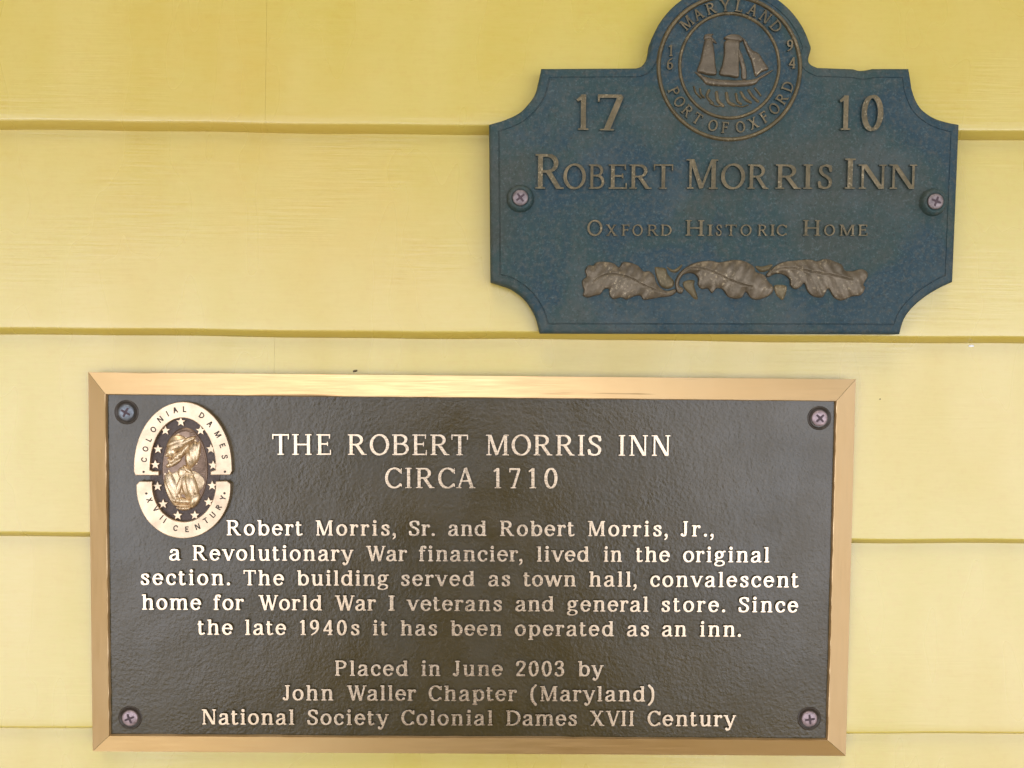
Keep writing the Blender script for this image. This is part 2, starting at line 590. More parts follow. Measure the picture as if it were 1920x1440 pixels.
        x = -.22 if ch in 'bp' else .22
        y0, y1 = (0, 1) if ch in 'bd' else (-.26, XH)
        G.bar(x, y0, x, y1)
        G.arc(.04 if ch in 'bp' else -.04, XH / 2, .35, XH / 2 + .01, 0, 360, n=40)
        if ch in 'bd':
            G.head(x, 1, T, 1.1, 0)
        else:
            G.foot(x, -.26).head(x, XH, T, 1.1, 0)
        if ch == 'd':
            G.foot(x, 0, T, 0, 1)
    elif ch in 'ce':
        G.arc(0, XH / 2, .35, XH / 2 + .01, 40 if ch == 'c' else 5, 320, n=36)
        if ch == 'c':
            G.dot(.20, .52, T * .5)
        else:
            G.rect(-.27, .37, .31, .37 + t)
    elif ch == 'o':
        G.arc(0, XH / 2, .36, XH / 2 + .01, 0, 360, n=40)
    elif ch == 'f':
        G.stem(0, 0, .80, h=None).rect(-.17, XH - t, .24, XH).spl([(0, .76), (.03, .92), (.14, .965), (.24, .93)]).dot(.23, .89, T * .48)
    elif ch == 'g':
        G.arc(-.03, .49, .29, .26, 0, 360, n=32).spl([(-.18, .30), (-.24, .19), (-.14, .11), (.12, .09), (.26, 0), (.23, -.15), (0, -.23), (-.24, -.18), (-.27, -.06), (-.14, .05)], .82).spl([(.18, .62), (.26, .71), (.34, .70)], .8)
    elif ch == 'h':
        G.stem(-.22, 0, 1, h=(1.1, 0)).stem(.22, 0, .45, h=None).spl([(-.22, .50), (-.10, .66), (.05, XH - .045), (.19, .64), (.22, .42)])
    elif ch == 'i':
        G.stem(0, 0, XH, h=(1.1, 0)).dot(0, .92, T * .62)
    elif ch == 'l':
        G.stem(0, 0, 1, h=(1.1, 0))
    elif ch == 'n':
        G.stem(-.22, 0, XH, h=(1.1, 0)).stem(.22, 0, .45, h=None).spl([(-.22, .50), (-.10, .66), (.05, XH - .045), (.19, .64), (.22, .42)])
    elif ch == 'm':
        G.stem(-.42, 0, XH, h=(1.1, 0), f=(1, .7)).stem(0, 0, .45, h=None, f=(.7, .7)).stem(.42, 0, .45, h=None, f=(.7, 1))
        G.spl([(-.42, .50), (-.30, .66), (-.16, XH - .045), (-.03, .64), (0, .42)]).spl([(0, .50), (.12, .66), (.26, XH - .045), (.39, .64), (.42, .42)])
    elif ch == 'r':
        G.stem(-.10, 0, XH, h=(1.1, 0)).spl([(-.10, .46), (.0, .64), (.14, .69), (.22, .66)], .95).dot(.21, .62, T * .5)
    elif ch == 's':
        G.spl([(.18, .56), (.13, .66), (0, .695), (-.14, .64), (-.16, .53), (-.04, .43), (.10, .35), (.18, .23), (.14, .09), (-.02, .04), (-.16, .09), (-.20, .19)])
        if ext:
            G.bar(.19, .52, .19, .70, ser).bar(-.205, .03, -.205, .21, ser)
    elif ch == 't':
        G.bar(0, .16, 0, .92).rect(-.16, XH - t, .24, XH).spl([(0, .22), (.03, .08), (.13, .04), (.26, .10)])
    elif ch == 'u':
        G.bar(-.22, .2, -.22, XH).stem(.22, 0, XH, f=(0, 1), h=(1.1, 0)).head(-.22, XH, T, 1.1, 0).spl([(-.22, .28), (-.17, .08), (-.04, .04), (.12, .10), (.22, .24)])
    elif ch in 'vw':
        x = [-.28, 0, .28] if ch == 'v' else [-.46, -.22, .0, .24, .46]
        for i in range(len(x) - 1):
            dn = i % 2 == 0
            G.bar(x[i], XH if dn else 0, x[i + 1], 0 if dn else XH, T if dn else t * 1.15)
        G.head(x[0], XH, T, .9, .8).head(x[-1], XH, t, .9, .9)
        if ch == 'w':
            G.head(0, XH, t, .5, .8)
        G.clip = (-.02, XH)
    elif ch == 'y':
        G.bar(-.28, XH, .02, 0, T).pen(crom([(.29, XH), (.04, .02), (-.06, -.18), (-.18, -.23), (-.26, -.17)]), w=t * 1.2).dot(-.23, -.16, T * .5).head(-.28, XH, T, .9, .8).head(.28, XH, t, .9, .9)
        G.clip = (-.5, XH)
    elif ch == '.':
        G.dot(0, .085, T * .6)
    elif ch == ',':
        G.dot(0, .085, T * .6).spl([(.05, .06), (.04, -.08), (-.06, -.19)], w=t)
    elif ch in '()':
        sg = 1 if ch == '(' else -1
        G.spl([(sg * .14, 1.04), (-sg * .06, .80), (-sg * .12, .42), (-sg * .06, .04), (sg * .14, -.22)])
    return G


def contours(fn, x0, x1, y0, y1, n):
    """closed outlines of fn < 0 by marching squares"""
    h = 1.0 / n
    xs = np.arange(x0, x1 + h, h)
    ys = np.arange(y0, y1 + h, h)
    X, Y = np.meshgrid(xs, ys)
    D = fn(X, Y) + 1e-7
    ins = D < 0
    code = ins[:-1, :-1] * 1 + ins[:-1, 1:] * 2 + ins[1:, 1:] * 4 + ins[1:, :-1] * 8
    TAB = {1: [(3, 0)], 2: [(0, 1)], 3: [(3, 1)], 4: [(1, 2)], 5: [(3, 2), (1, 0)], 6: [(0, 2)], 7: [(3, 2)], 8: [(2, 3)], 9: [(2, 0)], 10: [(0, 3), (2, 1)], 11: [(2, 1)], 12: [(1, 3)], 13: [(1, 0)], 14: [(0, 3)]}
    nxt, pos = {}, {}

    def key(j, i, e):
        return ((0, j, i), (1, j, i + 1), (0, j + 1, i), (1, j, i))[e]
    for j, i in zip(*np.nonzero((code > 0) & (code < 15))):
        for a, b in TAB[int(code[j, i])]:
            ka, kb = key(j, i, a), key(j, i, b)
            nxt[ka] = kb
    for k_, j, i in nxt:
        if k_ == 0:
            u = D[j, i] / (D[j, i] - D[j, i + 1])
            pos[(k_, j, i)] = (xs[i] + u * h, ys[j])
        else:
            u = D[j, i] / (D[j, i] - D[j + 1, i])
            pos[(k_, j, i)] = (xs[i], ys[j] + u * h)
    loops = []
    while nxt:
        k0 = next(iter(nxt))
        lp, k_ = [], k0
        while k_ in nxt:
            lp.append(pos[k_])
            k_ = nxt.pop(k_)
        if len(lp) > 6:
            loops.append(lp)
    return loops


def dp(pts, eps):
    if len(pts) < 3:
        return pts
    a, b = np.array(pts[0]), np.array(pts[-1])
    P = np.array(pts)
    d = b - a
    L = np.hypot(*d)
    dist = np.abs(d[0] * (P[:, 1] - a[1]) - d[1] * (P[:, 0] - a[0])) / L if L > 1e-9 else np.hypot(*(P - a).T)
    i = int(dist.argmax())
    if dist[i] > eps:
        return dp(pts[:i + 1], eps)[:-1] + dp(pts[i:], eps)
    return [pts[0], pts[-1]]


def simplify(lp, eps):
    m = len(lp) // 2
    return dp(lp[:m + 1], eps)[:-1] + dp(lp[m:] + lp[:1], eps)[:-1]


def solid(loops, depth, bev):
    """fill the outlines (holes included), extrude and round the top edge; top at +depth, base at 0"""
    cu = bpy.data.curves.new('outline', 'CURVE')
    cu.dimensions = '2D'
    cu.fill_mode = 'BOTH'
    cu.extrude = depth / 2
    cu.bevel_depth = 0.0
    if bev:                                    # the outline given is the flat top; the rounded edge grows outwards from it
        cu.bevel_depth = bev
        cu.bevel_resolution = 1
        cu.extrude = depth / 2 - bev
    for lp in loops:
        sp = cu.splines.new('POLY')
        sp.points.add(len(lp) - 1)
        sp.points.foreach_set('co', np.array([(p[0], p[1], 0, 1) for p in lp], dtype=np.float32).ravel())
        sp.use_cyclic_u = True
    ob = bpy.data.objects.new('outline', cu)
    me = bpy.data.meshes.new_from_object(ob)
    V = np.empty(len(me.vertices) * 3, dtype=np.float32)
    me.vertices.foreach_get('co', V)
    V = V.reshape(-1, 3)
    V[:, 2] += depth / 2
    F = [tuple(p.vertices) for p in me.polygons]
    top = [p.normal.z > 0.55 for p in me.polygons]
    bottom = [p.normal.z < -0.9 for p in me.polygons]
    F2 = [f for f, b in zip(F, bottom) if not b]
    T2 = [t_ for t_, b in zip(top, bottom) if not b]
    bpy.data.objects.remove(ob)
    bpy.data.curves.remove(cu)
    bpy.data.meshes.remove(me)
    return V, F2, T2


CACHE = {}


def glyph_mesh(ch, style):
    kk = (ch, style)
    if kk not in CACHE:
        T, t, ser, ext, nib, depth, bev = style
        Gl = draw(ch, T, t, ser, ext, nib)
        lps = contours(lambda X, Y: Gl.sdf(X, Y) + bev, -.75, 1.35, -.35, 1.15, 64)
        allp = np.array([p for lp in lps for p in lp])
        lps = [simplify(lp, 0.0035) for lp in lps]
        V, F, T2 = solid(lps, depth, bev)
        CACHE[kk] = (V, F, T2, allp[:, 0].min() - bev, allp[:, 0].max() + bev)
    return CACHE[kk]


SIDE = {'o': .04, 'e': .045, 'c': .045, 'O': .05, 'C': .05, 'S': .06, 's': .07, 'a': .05, 'd': .05, 'b': .05, 'p': .05, 'g': .05, 'v': 0.0, 'w': 0.0, 'y': 0.0, 'V': -.03, 'W': -.03, 'A': -.03, 'T': 0.0, 't': .02, 'f': .0, 'r': .02, ',': .02, '.': .04}


class Relief:
    """collects raised shapes on a plane facing the viewer into one mesh"""

    def __init__(s):
        s.V, s.F, s.M, s.n = [], [], [], 0

    def add(s, V, F, top, origin, ax, up, sx, sz, sd, Y):
        A = np.array(origin)[None, :] + V[:, :1] * sx * np.array(ax)[None, :] + V[:, 1:2] * sz * np.array(up)[None, :]
        W_ = np.stack([A[:, 0], Y - V[:, 2] * sd, A[:, 1]], axis=1)
        s.V.append(W_)
        s.F += [tuple(i + s.n for i in f) for f in F]
        s.M += [0 if q else 1 for q in top]
        s.n += len(V)

    def obj(s, name, mats, parent, label=None):
        return mesh_obj(name, np.concatenate(s.V), s.F, mats, parent, s.M, label=label)


def word(rel, txt, xa, xb, base, cap, Y, style, sd):
    """txt from photo x = xa to xb with its baseline at photo y = base (a pair: at x = 0 and x = 1920)"""
    by = lambda x: base[0] + (base[1] - base[0]) * x / PW
    A, B = np.array(pp(xa, by(xa), Y)), np.array(pp(xb, by(xb), Y))
    L = np.hypot(*(B - A))
    ax = (B - A) / L
    up = np.array((-ax[1], ax[0]))
    hh = cap * MPP
    ms = [glyph_mesh(ch, style) for ch in txt]
    wid = [(m[4] - m[3]) * hh for m in ms]
    sb = [SIDE.get(ch, .075) * hh for ch in txt]
    gaps = [sb[i] + sb[i + 1] for i in range(len(txt) - 1)]
    sx = 1.0
    free = L - sum(wid) - sum(gaps)
    if len(txt) > 1:
        track = free / (len(txt) - 1)
        if track < 0.0 or len(txt) == 2 and track > .25 * hh:
            sx = min(1.25, max(.8, L / (sum(wid) + sum(gaps))))
            track = (L - (sum(wid) + sum(gaps)) * sx) / (len(txt) - 1)
    else:
        sx, track = min(1.3, max(.75, L / wid[0])), 0
    x = 0.0
    for i, m in enumerate(ms):
        o = A + ax * (x - m[3] * hh * sx)
        rel.add(m[0], m[1], m[2], o, ax, up, hh * sx, hh, sd, Y)
        x += wid[i] * sx + (gaps[i] * sx + track if i < len(gaps) else 0)


def glyph_fit(rel, ch, x0, x1, ytop, ybase, Y, style, sd):
    """one letter fitted into a measured box"""
    A, B = np.array(pp(x0, ybase, Y)), np.array(pp(x1, ybase, Y))
    C = np.array(pp(x0, ytop, Y))
    m = glyph_mesh(ch, style)
    hh = C[1] - A[1]
    sx = (B[0] - A[0]) / (m[4] - m[3])
    rel.add(m[0], m[1], m[2], A - np.array((m[3] * sx, 0)), (1, 0), (0, 1), sx, hh, sd, Y)


def glyph_at(rel, ch, cx, cy, ang, cap, Y, style, sd, sx=1.0):
    """one letter centred at a photo point, its up direction turned by ang (degrees, counter-clockwise)"""
    m = glyph_mesh(ch, style)
    hh = cap * MPP
    o = np.array(pp(cx, cy, Y))
    ax = np.array((math.cos(R(ang)), math.sin(R(ang))))
    up = np.array((-ax[1], ax[0]))
    o = o - ax * (m[3] + m[4]) / 2 * hh * sx - up * hh / 2
    rel.add(m[0], m[1], m[2], o, ax, up, hh * sx, hh, sd, Y)


def poly_sdf(P):
    """signed distance (positive inside) to a closed polygon, vectorised"""
    P = np.array(P, dtype=float)

    def f(X, Y):
        d = np.full(X.shape, 1e9)
        ins = np.zeros(X.shape, dtype=bool)
        for a, b in zip(P, np.roll(P, -1, axis=0)):
            e = b - a
            L2 = e @ e + 1e-15
            u = np.clip(((X - a[0]) * e[0] + (Y - a[1]) * e[1]) / L2, 0, 1)
            d = np.minimum(d, np.hypot(X - a[0] - u * e[0], Y - a[1] - u * e[1]))
            cnd = ((a[1] > Y) != (b[1] > Y))
            with np.errstate(divide='ignore', invalid='ignore'):
                xi = a[0] + (Y - a[1]) * e[0] / (e[1] if e[1] else 1e-12)
            ins ^= cnd & (X < xi)
        return np.where(ins, d, -d)
    return f


def line_dist(P):
    P = np.array(P, dtype=float)

    def f(X, Y):
        d = np.full(X.shape, 1e9)
        for a, b in zip(P[:-1], P[1:]):
            e = b - a
            u = np.clip(((X - a[0]) * e[0] + (Y - a[1]) * e[1]) / (e @ e + 1e-15), 0, 1)
            d = np.minimum(d, np.hypot(X - a[0] - u * e[0], Y - a[1] - u * e[1]))
        return d
    return f


def heightfield(name, bb, step, hfun, Y, mats, parent, label=None):
    """relief over a photo box bb (photo px); hfun gives heights in photo px; ground below zero is dropped"""
    xs = np.arange(bb[0], bb[2] + step, step)
    ys = np.arange(bb[1], bb[3] + step, step)
    X, Yp = np.meshgrid(xs, ys)
    Hh = hfun(X, Yp)
    ny, nx = X.shape
    keep = Hh > -1.2
    q = keep[:-1, :-1] | keep[1:, :-1] | keep[:-1, 1:] | keep[1:, 1:]
    d = np.stack([(X - PW / 2) / FPX, -(Yp - PH / 2) / FPX, -np.ones_like(X)], axis=-1) @ ROT.T
    t = (Y - CAMP[1]) / d[..., 1]
    V = np.stack([CAMP[0] + t * d[..., 0], Y - np.maximum(Hh, -1.2) * MPP, CAMP[2] + t * d[..., 2]], axis=-1).reshape(-1, 3)
    jj, ii = np.nonzero(q)
    a = jj * nx + ii
    F = np.stack([a, a + nx, a + nx + 1, a + 1], axis=1)
    used = np.unique(F)
    re = -np.ones(len(V), dtype=int)
    re[used] = np.arange(len(used))
    return mesh_obj(name, V[used], re[F], mats, parent, smooth=True, label=label)


def ring_loft(name, rings, mats, parent, cap=True, midx=None, smooth=False, label=None):
    n = len(rings[0])
    V = [v for r in rings for v in r]
    F, M = [], []
    for k_ in range(len(rings) - 1):
        for i in range(n):
            j = (i + 1) % n
            F.append((k_ * n + i, k_ * n + j, (k_ + 1) * n + j, (k_ + 1) * n + i))
            M.append(midx[k_] if midx else 0)
    if cap:
        F.append(tuple((len(rings) - 1) * n + i for i in range(n)))
        M.append(midx[-1] if midx else 0)
    o = mesh_obj(name, V, F, mats, parent, M, smooth, label)
    return o


def lathe(name, cx, cz, prof, mats, parent, n=28, Y=0.0, midx=None, smooth=True):
    """prof: (radius, height towards the viewer) from outside in"""
    rings = [[(cx + r * math.cos(2 * math.pi * i / n), Y - h, cz + r * math.sin(2 * math.pi * i / n)) for i in range(n)] for r, h in prof]
    return ring_loft(name, rings, mats, parent, True, midx, smooth)


# ------------------------------------------------------------------ the wall: lapped boards
LIP = 6.0 * MM
DROP = 2.5 * MM                                 # the undersides slope: their back edge hangs lower than the lip
seam_px = [(900, 237), (760, 624), (100, 1001)]
zs = [pp(x, y, -LIP)[1] for x, y in seam_px]
zs.append(pp(1750, 1376, -LIP)[1])
pitch = 0.0962
zs = [zs[0] + pitch * 3, zs[0] + pitch * 2, zs[0] + pitch] + zs + [zs[-1] - pitch, zs[-1] - 2 * pitch, zs[-1] - 3 * pitch]
XL, XR = -0.62, 0.62
wall = thing('clapboard_wall', (0, 0, zs[-1]), 'yellow painted lapped board wall carrying both plaques', 'wall')


def board(x0, x1, zb, zt):
    th = LIP
    zt2 = zt + 0.004                          # runs up under the board above
    prof = [(0.005, zt2)]
    span = zt - zb
    slope = th / span

    def face(z):                              # outer face: proud at the bottom, back at the top
        return -(th - (z - zb) * slope) + 0.0
    prof.append((face(zt2) + 0.0006, zt2))
    m = 26
    for i in range(m + 1):
        z = zt2 + (zb + 0.0012 - zt2) * i / m
        prof.append((face(z), z))
    for a_ in (25, 50, 75):                   # eased lower edge
        prof.append((-th + 0.0011 - 0.0011 * math.cos(R(a_)), zb + 0.0012 - 0.0011 * math.sin(R(a_))))
    prof.append((-th + 0.0013, zb - 0.0001))
    prof.append((-0.0001, zb - DROP))
    prof.append((0.005, zb - DROP))
    nx = 60
    V, F = [], []
    for k_ in range(nx + 1):
        x = x0 + (x1 - x0) * k_ / nx
        wv = 0.00022 * math.sin(x * 31 + zb * 70) + 0.00014 * math.sin(x * 83 + zb * 190)
        for i, (y, z) in enumerate(prof):
            dzz = wv if z < zb + 0.004 else 0
            V.append((x, y + (0.5 * wv if 2 < i < len(prof) - 1 else 0), z + dzz))
    n = len(prof)
    for k_ in range(nx):
        for i in range(n):
            j = (i + 1) % n
            F.append((k_ * n + i, (k_ + 1) * n + i, (k_ + 1) * n + j, k_ * n + j))
    F.append(tuple(range(n)))
    F.append(tuple(nx * n + i for i in range(n))[::-1])
    bm = bmesh.new()
    vs = [bm.verts.new(v) for v in V]
    for f in F:
        bm.faces.new([vs[i] for i in f])
    o = bm_obj('siding_board', bm, [PAINT], wall)
    for p in o.data.polygons:
        p.use_smooth = abs(p.normal.x) < 0.5
    o.data.set_sharp_from_angle(angle=R(35))
    return o


joint = {2: pp(497, 190, -LIP)[0], 4: pp(513, 668, -0.002)[0]}
for k_ in range(len(zs) - 1):
    zt, zb = zs[k_], zs[k_ + 1]
    if k_ in joint:
        gpx = 0.00003
        board(XL, joint[k_] - gpx, zb, zt)
        board(joint[k_] + gpx, XR, zb, zt)
    else:
        board(XL, XR, zb, zt)

# ------------------------------------------------------------------ lower plaque
BACK = -LIP - 0.0004
FRONT = BACK - 6.2 * MM                        # ridge of the bevelled edge
FLD = FRONT + 1.3 * MM                         # dark field
c_ = [np.array(pp(*q, BACK)) for q in ((168.5, 699), (1602, 710), (1585, 1415), (175, 1407))]
x0, x1 = (c_[0][0] + c_[3][0]) / 2, (c_[1][0] + c_[2][0]) / 2
z1, z0 = (c_[0][1] + c_[1][1]) / 2, (c_[2][1] + c_[3][1]) / 2
i_ = [np.array(pp(*q, FRONT)) for q in ((199, 740), (1567, 750), (1554, 1388), (203, 1380))]
u0, u1 = (i_[0][0] + i_[3][0]) / 2, (i_[1][0] + i_[2][0]) / 2
v1, v0 = (i_[0][1] + i_[1][1]) / 2, (i_[2][1] + i_[3][1]) / 2
low = thing('dedication_plaque', ((x0 + x1) / 2, BACK, z0), 'dark brown rectangular plaque with sloping brass edge and raised cream lettering', 'plaque')


def edge_strip(a, b, ia, ib, m, nrm):
    """one side of the bevelled edge: wall line a-b, ridge ia-ib"""
    n = 48
    V, F = [], []
    e = 0.0011
    for k_ in range(n + 1):
        t = k_ / n
        o = (a[0] + (b[0] - a[0]) * t, a[1] + (b[1] - a[1]) * t)
        r = (ia[0] + (ib[0] - ia[0]) * t, ia[1] + (ib[1] - ia[1]) * t)
        jit = (random.random() - .5) * 0.00028
        inn = (r[0] + nrm[0] * jit, r[1] + nrm[1] * jit)
        rows = [(o[0], BACK + 0.0005, o[1]), (o[0], BACK - e, o[1]),
                (r[0] * .97 + o[0] * .03, FRONT + 0.00012, r[1] * .97 + o[1] * .03), (inn[0], FRONT, inn[1]),
                (inn[0] + nrm[0] * .0005, FLD + 0.0003, inn[1] + nrm[1] * .0005)]
        V += rows
    w = 5
    for k_ in range(n):
        for i in range(w - 1):
            F.append((k_ * w + i, k_ * w + i + 1, (k_ + 1) * w + i + 1, (k_ + 1) * w + i))
    bm = bmesh.new()
    vs = [bm.verts.new(v) for v in V]
    for f in F:
        bm.faces.new([vs[i] for i in f])
    return bm_obj('bevelled_edge', bm, [m], low)


gp = 0.00010
edge_strip((x0 + gp, z1), (x1 - gp, z1), (u0 + gp, v1), (u1 - gp, v1), BRUSH_H, (0, -1))
edge_strip((x1, z1 - gp), (x1, z0 + gp), (u1, v1 - gp), (u1, v0 + gp), BRUSH_V, (-1, 0))
edge_strip((x1 - gp, z0), (x0 + gp, z0), (u1 - gp, v0), (u0 + gp, v0), BRUSH_H, (0, 1))
edge_strip((x0, z0 + gp), (x0, z1 - gp), (u0, v0 + gp), (u0, v1 - gp), BRUSH_V, (1, 0))
# core behind the bevel shows as a thin dark line in the mitres
bm = bmesh.new()
q = 0.00035
o1 = [(x0 + q, BACK, z0 + q), (x1 - q, BACK, z0 + q), (x1 - q, BACK, z1 - q), (x0 + q, BACK, z1 - q)]
o2 = [(u0 + q, FRONT + q, v0 + q), (u1 - q, FRONT + q, v0 + q), (u1 - q, FRONT + q, v1 - q), (u0 + q, FRONT + q, v1 - q)]
A = [bm.verts.new(v) for v in o1]
A2 = [bm.verts.new((v[0], v[1] - .0009, v[2])) for v in o1]
B = [bm.verts.new(v) for v in o2]
for i in range(4):
    j = (i + 1) % 4
    bm.faces.new((A[i], A[j], A2[j], A2[i]))
    bm.faces.new((A2[i], A2[j], B[j], B[i]))
bm.faces.new(A)
bm_obj('backing', bm, [SEAM], low)
# field sheet, gently uneven
nx, nz = 90, 46
V, F = [], []
for j in range(nz + 1):
    for i in range(nx + 1):
        x, z = u0 + (u1 - u0) * i / nx, v0 + (v1 - v0) * j / nz
        V.append((x, FLD + 0.00006 * math.sin(x * 90 + z * 40) + 0.00005 * math.sin(z * 130 - x * 55), z))
for j in range(nz):
    for i in range(nx):
        a = j * (nx + 1) + i
        F.append((a, a + 1, a + nx + 2, a + nx + 1))
mesh_obj('field', V, F, [FIELD], low, smooth=True)

ST_TITLE = (.155, .085, .060, .085, 10.0, .95, .02)
ST_BODY = (.180, .105, .085, .075, 10.0, 1.0, .022)
SD = 1.05 * MM
TXT = [
    ('inscription', 'raised heading line in large capitals', 38.0, (850.8, 856.2), ST_TITLE,
     [('THE', 511.7, 622), ('ROBERT', 653, 878), ('MORRIS', 911, 1127), ('INN', 1159, 1256)]),
    ('inscription', 'raised second heading line with the year', 37.5, (913.2, 917), ST_TITLE, [('CIRCA', 722.5, 892), ('1710', 925, 1045)]),
    ('inscription', None, 28.4, (1002, 1006.5), ST_BODY, [('Robert', 426.6, 569), ('Morris,', 593, 743), ('Sr.', 767, 816), ('and', 840.6, 912), ('Robert', 937.5, 1077), ('Morris,', 1101.5, 1251), ('Jr.,', 1275, 1337)]),
    ('inscription', None, 28.4, (1048.6, 1055.2), ST_BODY, [('a', 319, 340), ('Revolutionary', 363, 664), ('War', 687, 764), ('financier,', 786, 979.5), ('lived', 1006, 1104), ('in', 1131, 1165), ('the', 1191, 1255), ('original', 1279.5, 1441)]),
    ('inscription', None, 28.4, (1094.6, 1102), ST_BODY, [('section.', 265.6, 433), ('The', 458, 534), ('building', 558, 730), ('served', 752.5, 890), ('as', 915.6, 956.5), ('town', 981, 1079), ('hall,', 1104, 1193), ('convalescent', 1218, 1496)]),
    ('inscription', None, 28.4, (1140.8, 1149), ST_BODY, [('home', 268, 379), ('for', 402, 459), ('World', 486, 605), ('War', 629, 706), ('I', 729, 741), ('veterans', 762.5, 941), ('and', 966, 1038), ('general', 1062.5, 1214.6), ('store.', 1239, 1358.6), ('Since', 1383, 1495)]),
    ('inscription', None, 28.4, (1187.4, 1194.6), ST_BODY, [('the', 372, 438), ('late', 461, 538), ('1940s', 563.5, 675), ('it', 700, 728), ('has', 751.6, 820), ('been', 845, 941), ('operated', 965, 1150), ('as', 1174.5, 1216), ('an', 1240, 1286), ('inn.', 1311, 1388)]),
    ('inscription', None, 28.8, (1264.4, 1268.4), ST_BODY, [('Placed', 629, 766), ('in', 790.5, 826), ('June', 849, 942.5), ('2003', 967, 1057.5), ('by', 1083, 1131)]),
    ('inscription', None, 28.8, (1310, 1316), ST_BODY, [('John', 531, 626), ('Waller', 651, 781), ('Chapter', 804, 969), ('(Maryland)', 994, 1226)]),
    ('inscription', None, 28.8, (1355.5, 1362.2), ST_BODY, [('National', 380, 553), ('Society', 577, 730), ('Colonial', 753, 924), ('Dames', 949, 1081), ('XVII', 1105, 1188), ('Century', 1213, 1379)]),
]
for nm, lab, cap, base, st, words in TXT:
    rel = Relief()
    for w_, xa, xb in words:
        word(rel, w_, xa, xb, base, cap, FLD - 0.00002, st, SD)
    rel.obj(nm, [BRASS, FIELD], low, lab)


def cross_bm(cx, cz, Y, r, w, ang):
    bm = bmesh.new()
    pts = []
    for k_ in range(4):
        a_ = R(ang + 90 * k_)
        d, nrm = (math.cos(a_), math.sin(a_)), (-math.sin(a_), math.cos(a_))
        pts.append((d[0] * w / 2 - nrm[0] * w / 2, d[1] * w / 2 - nrm[1] * w / 2))
        pts.append((d[0] * r - nrm[0] * w * .36, d[1] * r - nrm[1] * w * .36))
        pts.append((d[0] * r + nrm[0] * w * .36, d[1] * r + nrm[1] * w * .36))
    f = bm.faces.new([bm.verts.new((cx + p[0], Y, cz + p[1])) for p in pts])
    ex = bmesh.ops.extrude_face_region(bm, geom=[f])
    bmesh.ops.translate(bm, vec=(0, 0.0006, 0), verts=[e for e in ex['geom'] if isinstance(e, bmesh.types.BMVert)])
    return bm


def screw(parent, px, py, Y, rh, rc, ang, m, cupm, boss=0.0):
    cx, cz = pp(px, py, Y)
    rh, rc = rh * MPP, rc * MPP
    if boss:
        hc = boss
        prof = [(rc * 1.10, -0.0003), (rc * 1.04, hc * .35), (rc * .96, hc * .75), (rc * .84, hc), (rc * .72, hc * 1.02), (rh * 1.06, hc * .8), (rh * .8, hc * .75)]
    else:
        hc = 0.0004
        prof = [(rc * 1.18, -0.0002), (rc * 1.08, 0.0003), (rc * 1.0, 0.0004), (rc * .96, 0.0001), (rh * 1.02, -0.0000), (rh * .8, 0.00005)]
    lathe('screw_cup', cx, cz, prof, [cupm], parent, Y=Y)
    hb = hc * .8 if boss else 0.0
    hd = 0.0011
    head = lathe('screw', cx, cz, [(rh * .98, hb - 0.0001), (rh, hb + hd * .45), (rh * .93, hb + hd * .75), (rh * .75, hb + hd * .95), (rh * .45, hb + hd * 1.08), (rh * .12, hb + hd * 1.14)], [m], parent, Y=Y)
    cr = bm_obj('cross_recess', cross_bm(cx, cz, Y - hb - hd * 1.16, rh * .62, rh * .30, ang), [SLOT])
    cr.parent = head
    return head


for px, py, ang, m in ((237.5, 773, 62, ZINCBLUE), (1536, 784, 44, ZINCPINK), (244.5, 1345.5, 22, ZINCPINK), (1517, 1347, 8, ZINCPINK)):
    screw(low, px, py, FLD, 14.6, 19.5, ang, m, CUP)

# ---- medallion
MEDH = 2.5 * MM
MX, MY, MS = 240.0, 740.0, 210.0 / 1100.0       # enlargement the medallion was measured in


def mp(x, y):
    return (MX + x * MS, MY + y * MS)


def ell(cx, cy, a_, b_, t0, t1, n=40, p=2.0):
    out = []
    for i in range(n + 1):
        th = R(t0 + (t1 - t0) * i / n)
        cs, sn = math.cos(th), math.sin(th)
        out.append((cx + a_ * math.copysign(abs(cs) ** (2 / p), cs), cy - b_ * math.copysign(abs(sn) ** (2 / p), sn)))
    return out


up_out = [(85, 742)] + ell(556, 700, 470, 626, 178, 2, 44) + [(1028, 742), (1012, 775)]
up_in = [(835, 775), (835, 752), (884, 735)] + ell(556, 705, 329, 488, 2, 178, 40) + [(226, 735), (262, 752), (312, 752), (312, 778), (98, 778)]
dn_out = [(110, 880)] + ell(562, 900, 452, 494, 182, 358, 44) + [(1014, 868), (985, 846)]
dn_in = [(885, 850), (884, 880)] + ell(567, 880, 318, 366, 358, 182, 40) + [(250, 850), (138, 850)]
UP = [mp(*p) for p in up_out + up_in]
DN = [mp(*p) for p in dn_out + dn_in]


def to_plane(P, Y):
    return [pp(x, y, Y) for x, y in P]


def plate_from(P, Y, base_h, h, bev):
    """rounded raised plate with the outline P (photo points); returns verts, faces"""
    Q = to_plane(P, Y)
    V, F, T_ = solid([Q], h, bev)
    return V, F, T_


rel = Relief()
for P in (UP, DN):
    V, F, T_ = plate_from(P, FLD, 0, MEDH, 0.35 * MM)
    rel.add(V, F, [True] * len(F), (0, 0), (1, 0), (0, 1), 1, 1, 1, FLD)
med = rel.obj('medallion', [CREAMBRASS, CREAMBRASS], low)
